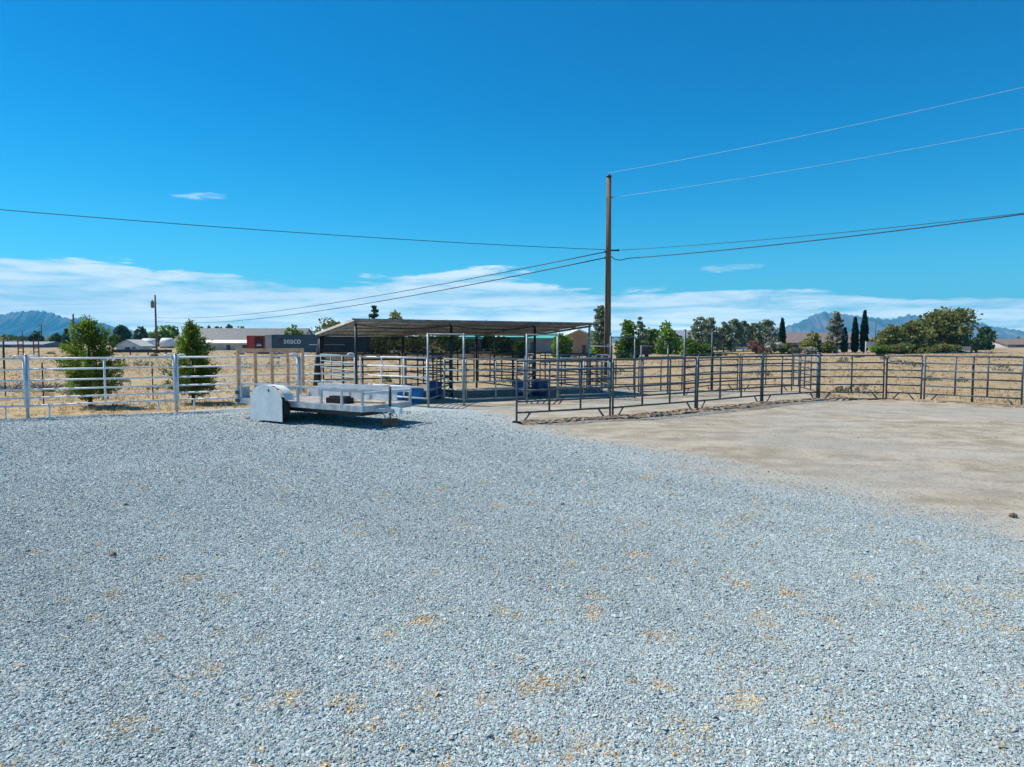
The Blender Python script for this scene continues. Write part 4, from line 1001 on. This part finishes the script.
house('tiled_house', 'wide low house with brown tiled roof behind the cypresses', 778, 868, 135, 350, 343, 333.5, M['palewall'], M['brownroof'], 12, 0, [('window', .15, .22, .3, .75), ('door', .45, .5, 0, .8), ('window', .66, .75, .3, .75)])
house('far_house', 'distant grey roofed house at the frame edge past the last tree', 1008, 1050, 150, 350, 345, 339.5, M['palewall'], M['brownroof'], 10, 0, [('window', .2, .35, .3, .75), ('window', .6, .75, .3, .75)])

def container(px0, px1, d, ytop, ybase, m, label, turn, depth, text=None, mark=None, open_end=None):
    x0, y, zt = W(px0, ytop, d); x1 = W(px1, ytop, d)[0]; zb = W(512, ybase, d)[2]; L = x1 - x0; H = zt - zb
    o = thing('shipping_container', label, 'container', (x0, y, zb), turn, 'shipping containers')
    # corrugated front made of folds
    n = int(L / .14); mb = MB(); pts = []
    for i in range(n + 1): xx = L * i / n; pts += [(xx, .03 if (i // 2) % 2 else 0.0)]
    outline = [(xx, yy, .12) for xx, yy in pts] + [(L, depth, .12), (0, depth, .12)]
    mb.prism(outline, (0, 0, H - .22)).build('body', m, o)
    fr = MB().box(-.04, L + .04, -.05, depth + .04, H - .10, H).box(-.04, L + .04, -.05, depth + .04, 0, .12)
    for xx in (-.04, L - .06): fr.box(xx, xx + .10, -.055, -.004, .121, H - .101)
    fr.build('frame', m, o); return o, L, H
M['cont_blue'] = bmat('dark_blue_container_paint', (.03, .075, .115), rough=.5); M['cont_red'] = bmat('red_container_paint', (.46, .032, .022), rough=.5)
c1, L1, H1 = container(272, 366, 100, 334.6, 352.5, M['cont_blue'], 'long dark blue shipping container with white lettering', 0, 2.44)
MB().box(-1.0, -.06, -.02, .06, .1, H1 - .05).box(-.98, -.08, -.045, -.022, .3, .36).box(-.98, -.08, -.045, -.022, H1 - .5, H1 - .44).build('end_door', M['palewall'], c1)
MB().box(5.4, 10.6, -.06, -.03, H1 * .42, H1 * .46).build('stripe', M['whitewall'], c1)
c2, L2, H2 = container(247, 264, 101, 335.6, 353, M['cont_red'], 'short end of a red shipping container left of the blue one', 0, 5.9)
MB().box(L2 * .45, L2 * .95, -.052, -.04, .2, H2 - .2).build('door', bmat('dark_red_door_paint', (.075, .012, .012)), c2)
MB().box(L2 * .55, L2 * .85, -.06, -.053, H2 * .40, H2 * .455).box(L2 * .58, L2 * .82, -.06, -.053, H2 * .48, H2 * .52).build('placard', M['whitewall'], c2)
def lettering(body, size, m, parent, loc, extr=.01):
    cu = bpy.data.curves.new('lettering', 'FONT'); cu.body = body; cu.size = size; cu.extrude = extr; cu.offset = .018
    tmp = bpy.data.objects.new('lettering_tmp', cu); COL.objects.link(tmp); bpy.context.view_layer.update()
    me = bpy.data.meshes.new_from_object(tmp.evaluated_get(bpy.context.evaluated_depsgraph_get())); bpy.data.objects.remove(tmp)
    me.materials.clear(); o = link('lettering', me, m, parent); o.location = loc; o.rotation_euler = (R(90), 0, 0); return o
t = lettering('seaco', 1.22, M['whitewall'], c1, (1.68, -.045, H1 * .5)); t.scale = (.92, 1, 1)
mk = MB(); mk.tube([(1.25 + .26 * math.cos(a) * (1 - .08 * a), -.05, H1 * .5 + .42 + .36 * math.sin(a) * (1 - .08 * a)) for a in np.linspace(.4, 6.2, 18)], .06, 6); mk.build('emblem', bmat('red_emblem', (.22, .02, .04)), c1)

# small far objects
def tank(px0, px1, y0, y1, d, label):
    x0, y, z1 = W(px0, y0, d); x1 = W(px1, y0, d)[0]; z0 = W(512, y1, d)[2]; b = float(tz((x0 + x1) / 2, y)); o = thing('tank_trailer', label, 'trailer', (x0, y, b), 0, 'white tank trailers')
    L, H, z0, z1 = x1 - x0, z1 - z0, z0 - b, z1 - b; k = H / 2
    MB().tube([(.15, 0, z0 + k), (.5, 0, z0 + k), (L - .5, 0, z0 + k), (L - .15, 0, z0 + k)], [k * .55, k, k, k * .55], 16).build('tank', M['whitewall'], o, True)
    for xx in (L * .25, L * .75): MB().tube([(xx, -.7, .4), (xx, .7, .4)], .4, 14).build('wheel', M['rubber'], o)
    MB().box(.2, L - .2, -.5, .5, .5, z0 + .1).build('chassis', M['darkwall'], o)
tank(141, 157, 338.5, 349, 150, 'white rounded tank trailer left of the transformer pole')
tank(160, 174, 338, 348.5, 150, 'white rounded tank trailer right of the transformer pole')

def rack(px, d, label):
    x, y, z = W(px, 343, d); o = thing('steel_rack', label, 'rack', (x, y, float(tz(x, y))), .2, 'rusty racks in the field')
    m = mat('rusty_red_steel', (.23, .07, .045), .85, 0, .2, 3)
    for s in (-.28, .28): MB().box(s - .05, s + .05, -.05, .05, -.2, 2.1).build('upright', m, o)
    for z in (.5, .95, 1.4, 1.85): MB().box(-.228, .228, -.04, .04, z, z + .09).build('rung', m, o)
rack(20.5, 84, 'rusty red ladder rack nearer the frame edge'); rack(36, 84, 'rusty red ladder rack nearer the rounder pine')
post(W(3.5, 350, 50)[:2], 2.2, .07, M['black'], 'dark post in the field left of the rusty racks')

def low_fence(px0, px1, d, h, m, label, step=2.4):
    x0, x1 = W(px0, 350, d)[0], W(px1, 350, d)[0]; L = x1 - x0; b = float(tz((x0 + x1) / 2, d)); o = thing('rail_fence', label, 'fence', (x0, d, b))
    MB().box(0, L, -.03, .03, h * .45, h).build('rail', m, o)
    for i in range(int(L / step) + 1): MB().box(i * step - .06, i * step + .06, .031, .15, -.2, h * 1.05).build('fence_stake', m, o)
low_fence(112, 172, 92, .75, M['black'], 'low dark fence in the field before the white shed')
low_fence(940, 971, 100, 1.0, M['palewall'], 'pale board fence under the biggest olive tree')
low_fence(866, 882, 104, 1.7, M['whitewall'], 'white garden wall right of the tallest cypress')
low_fence(716, 752, 118, .8, M['whitewall'], 'low white wall behind the row of pines')

def vehicle():
    x, y, z = W(634, 352, 82); b = float(tz(x, y)); o = thing('parked_vehicle', 'dark blue boxy vehicle parked under the green trees', 'vehicle', (x, y, b), .25)
    m = bmat('dark_blue_car_paint', (.012, .016, .03), rough=.3)
    MB().prism([(0, 0, .35), (0, 0, 1.0), (.25, 0, 1.65), (.5, 0, 1.78), (1.75, 0, 1.78), (1.95, 0, 1.1), (2.25, 0, 1.0), (2.3, 0, .4)], (0, 4.2, 0)).build('body', m, o)
    MB().box(.4, 1.7, -.025, -.004, 1.1, 1.6).build('window', M['glassd'], o)
    for xx in (.08, 1.9): MB().box(xx, xx + .22, -.03, -.004, .8, .95).build('tail_light', M['lamp_red'], o)
    for xx in (.15, 1.95):
        for yy in (.7, 3.3): MB().tube([(xx - .1, yy, .33), (xx + .15, yy, .33)], .33, 14).build('wheel', M['rubber'], o)
vehicle()

# dark clods on the yard
for px, py, s, lab in ((106, 556, .035, 'small dark clod on the gravel nearer the camera'), (121, 505, .03, 'small dark clod on the gravel farther from the camera'), (563, 506, .028, 'small dark clod at the gravel edge below the arena'), (1020, 519, .05, 'dark clod on the bare dirt at the frame edge')):
    d = 1434 / (py - 343); x = (px - 512) / 683 * d
    th = np.linspace(0, math.pi, 6); ph = np.linspace(0, 2 * math.pi, 9)[:-1]
    V = np.array([(math.sin(a) * math.cos(b), math.sin(a) * math.sin(b), math.cos(a) * .6) for a in th for b in ph]) * s * rng.uniform(.75, 1.25, (48, 1))
    F = [(i * 8 + j, i * 8 + (j + 1) % 8, (i + 1) * 8 + (j + 1) % 8, (i + 1) * 8 + j) for i in range(5) for j in range(8)]
    o = mesh_np('earth_clod', V, F, M['wood']); o.location = (x, d, float(gz(np.array(x), np.array(d))) + s * .45); tag(o, lab, 'clod', 'dark clods on the yard')

# field fence panels at the shelter's far side etc. end here
sc.cycles.use_denoising = True
sc.cycles.max_bounces = 6; sc.cycles.transparent_max_bounces = 12; sc.cycles.volume_bounces = 0
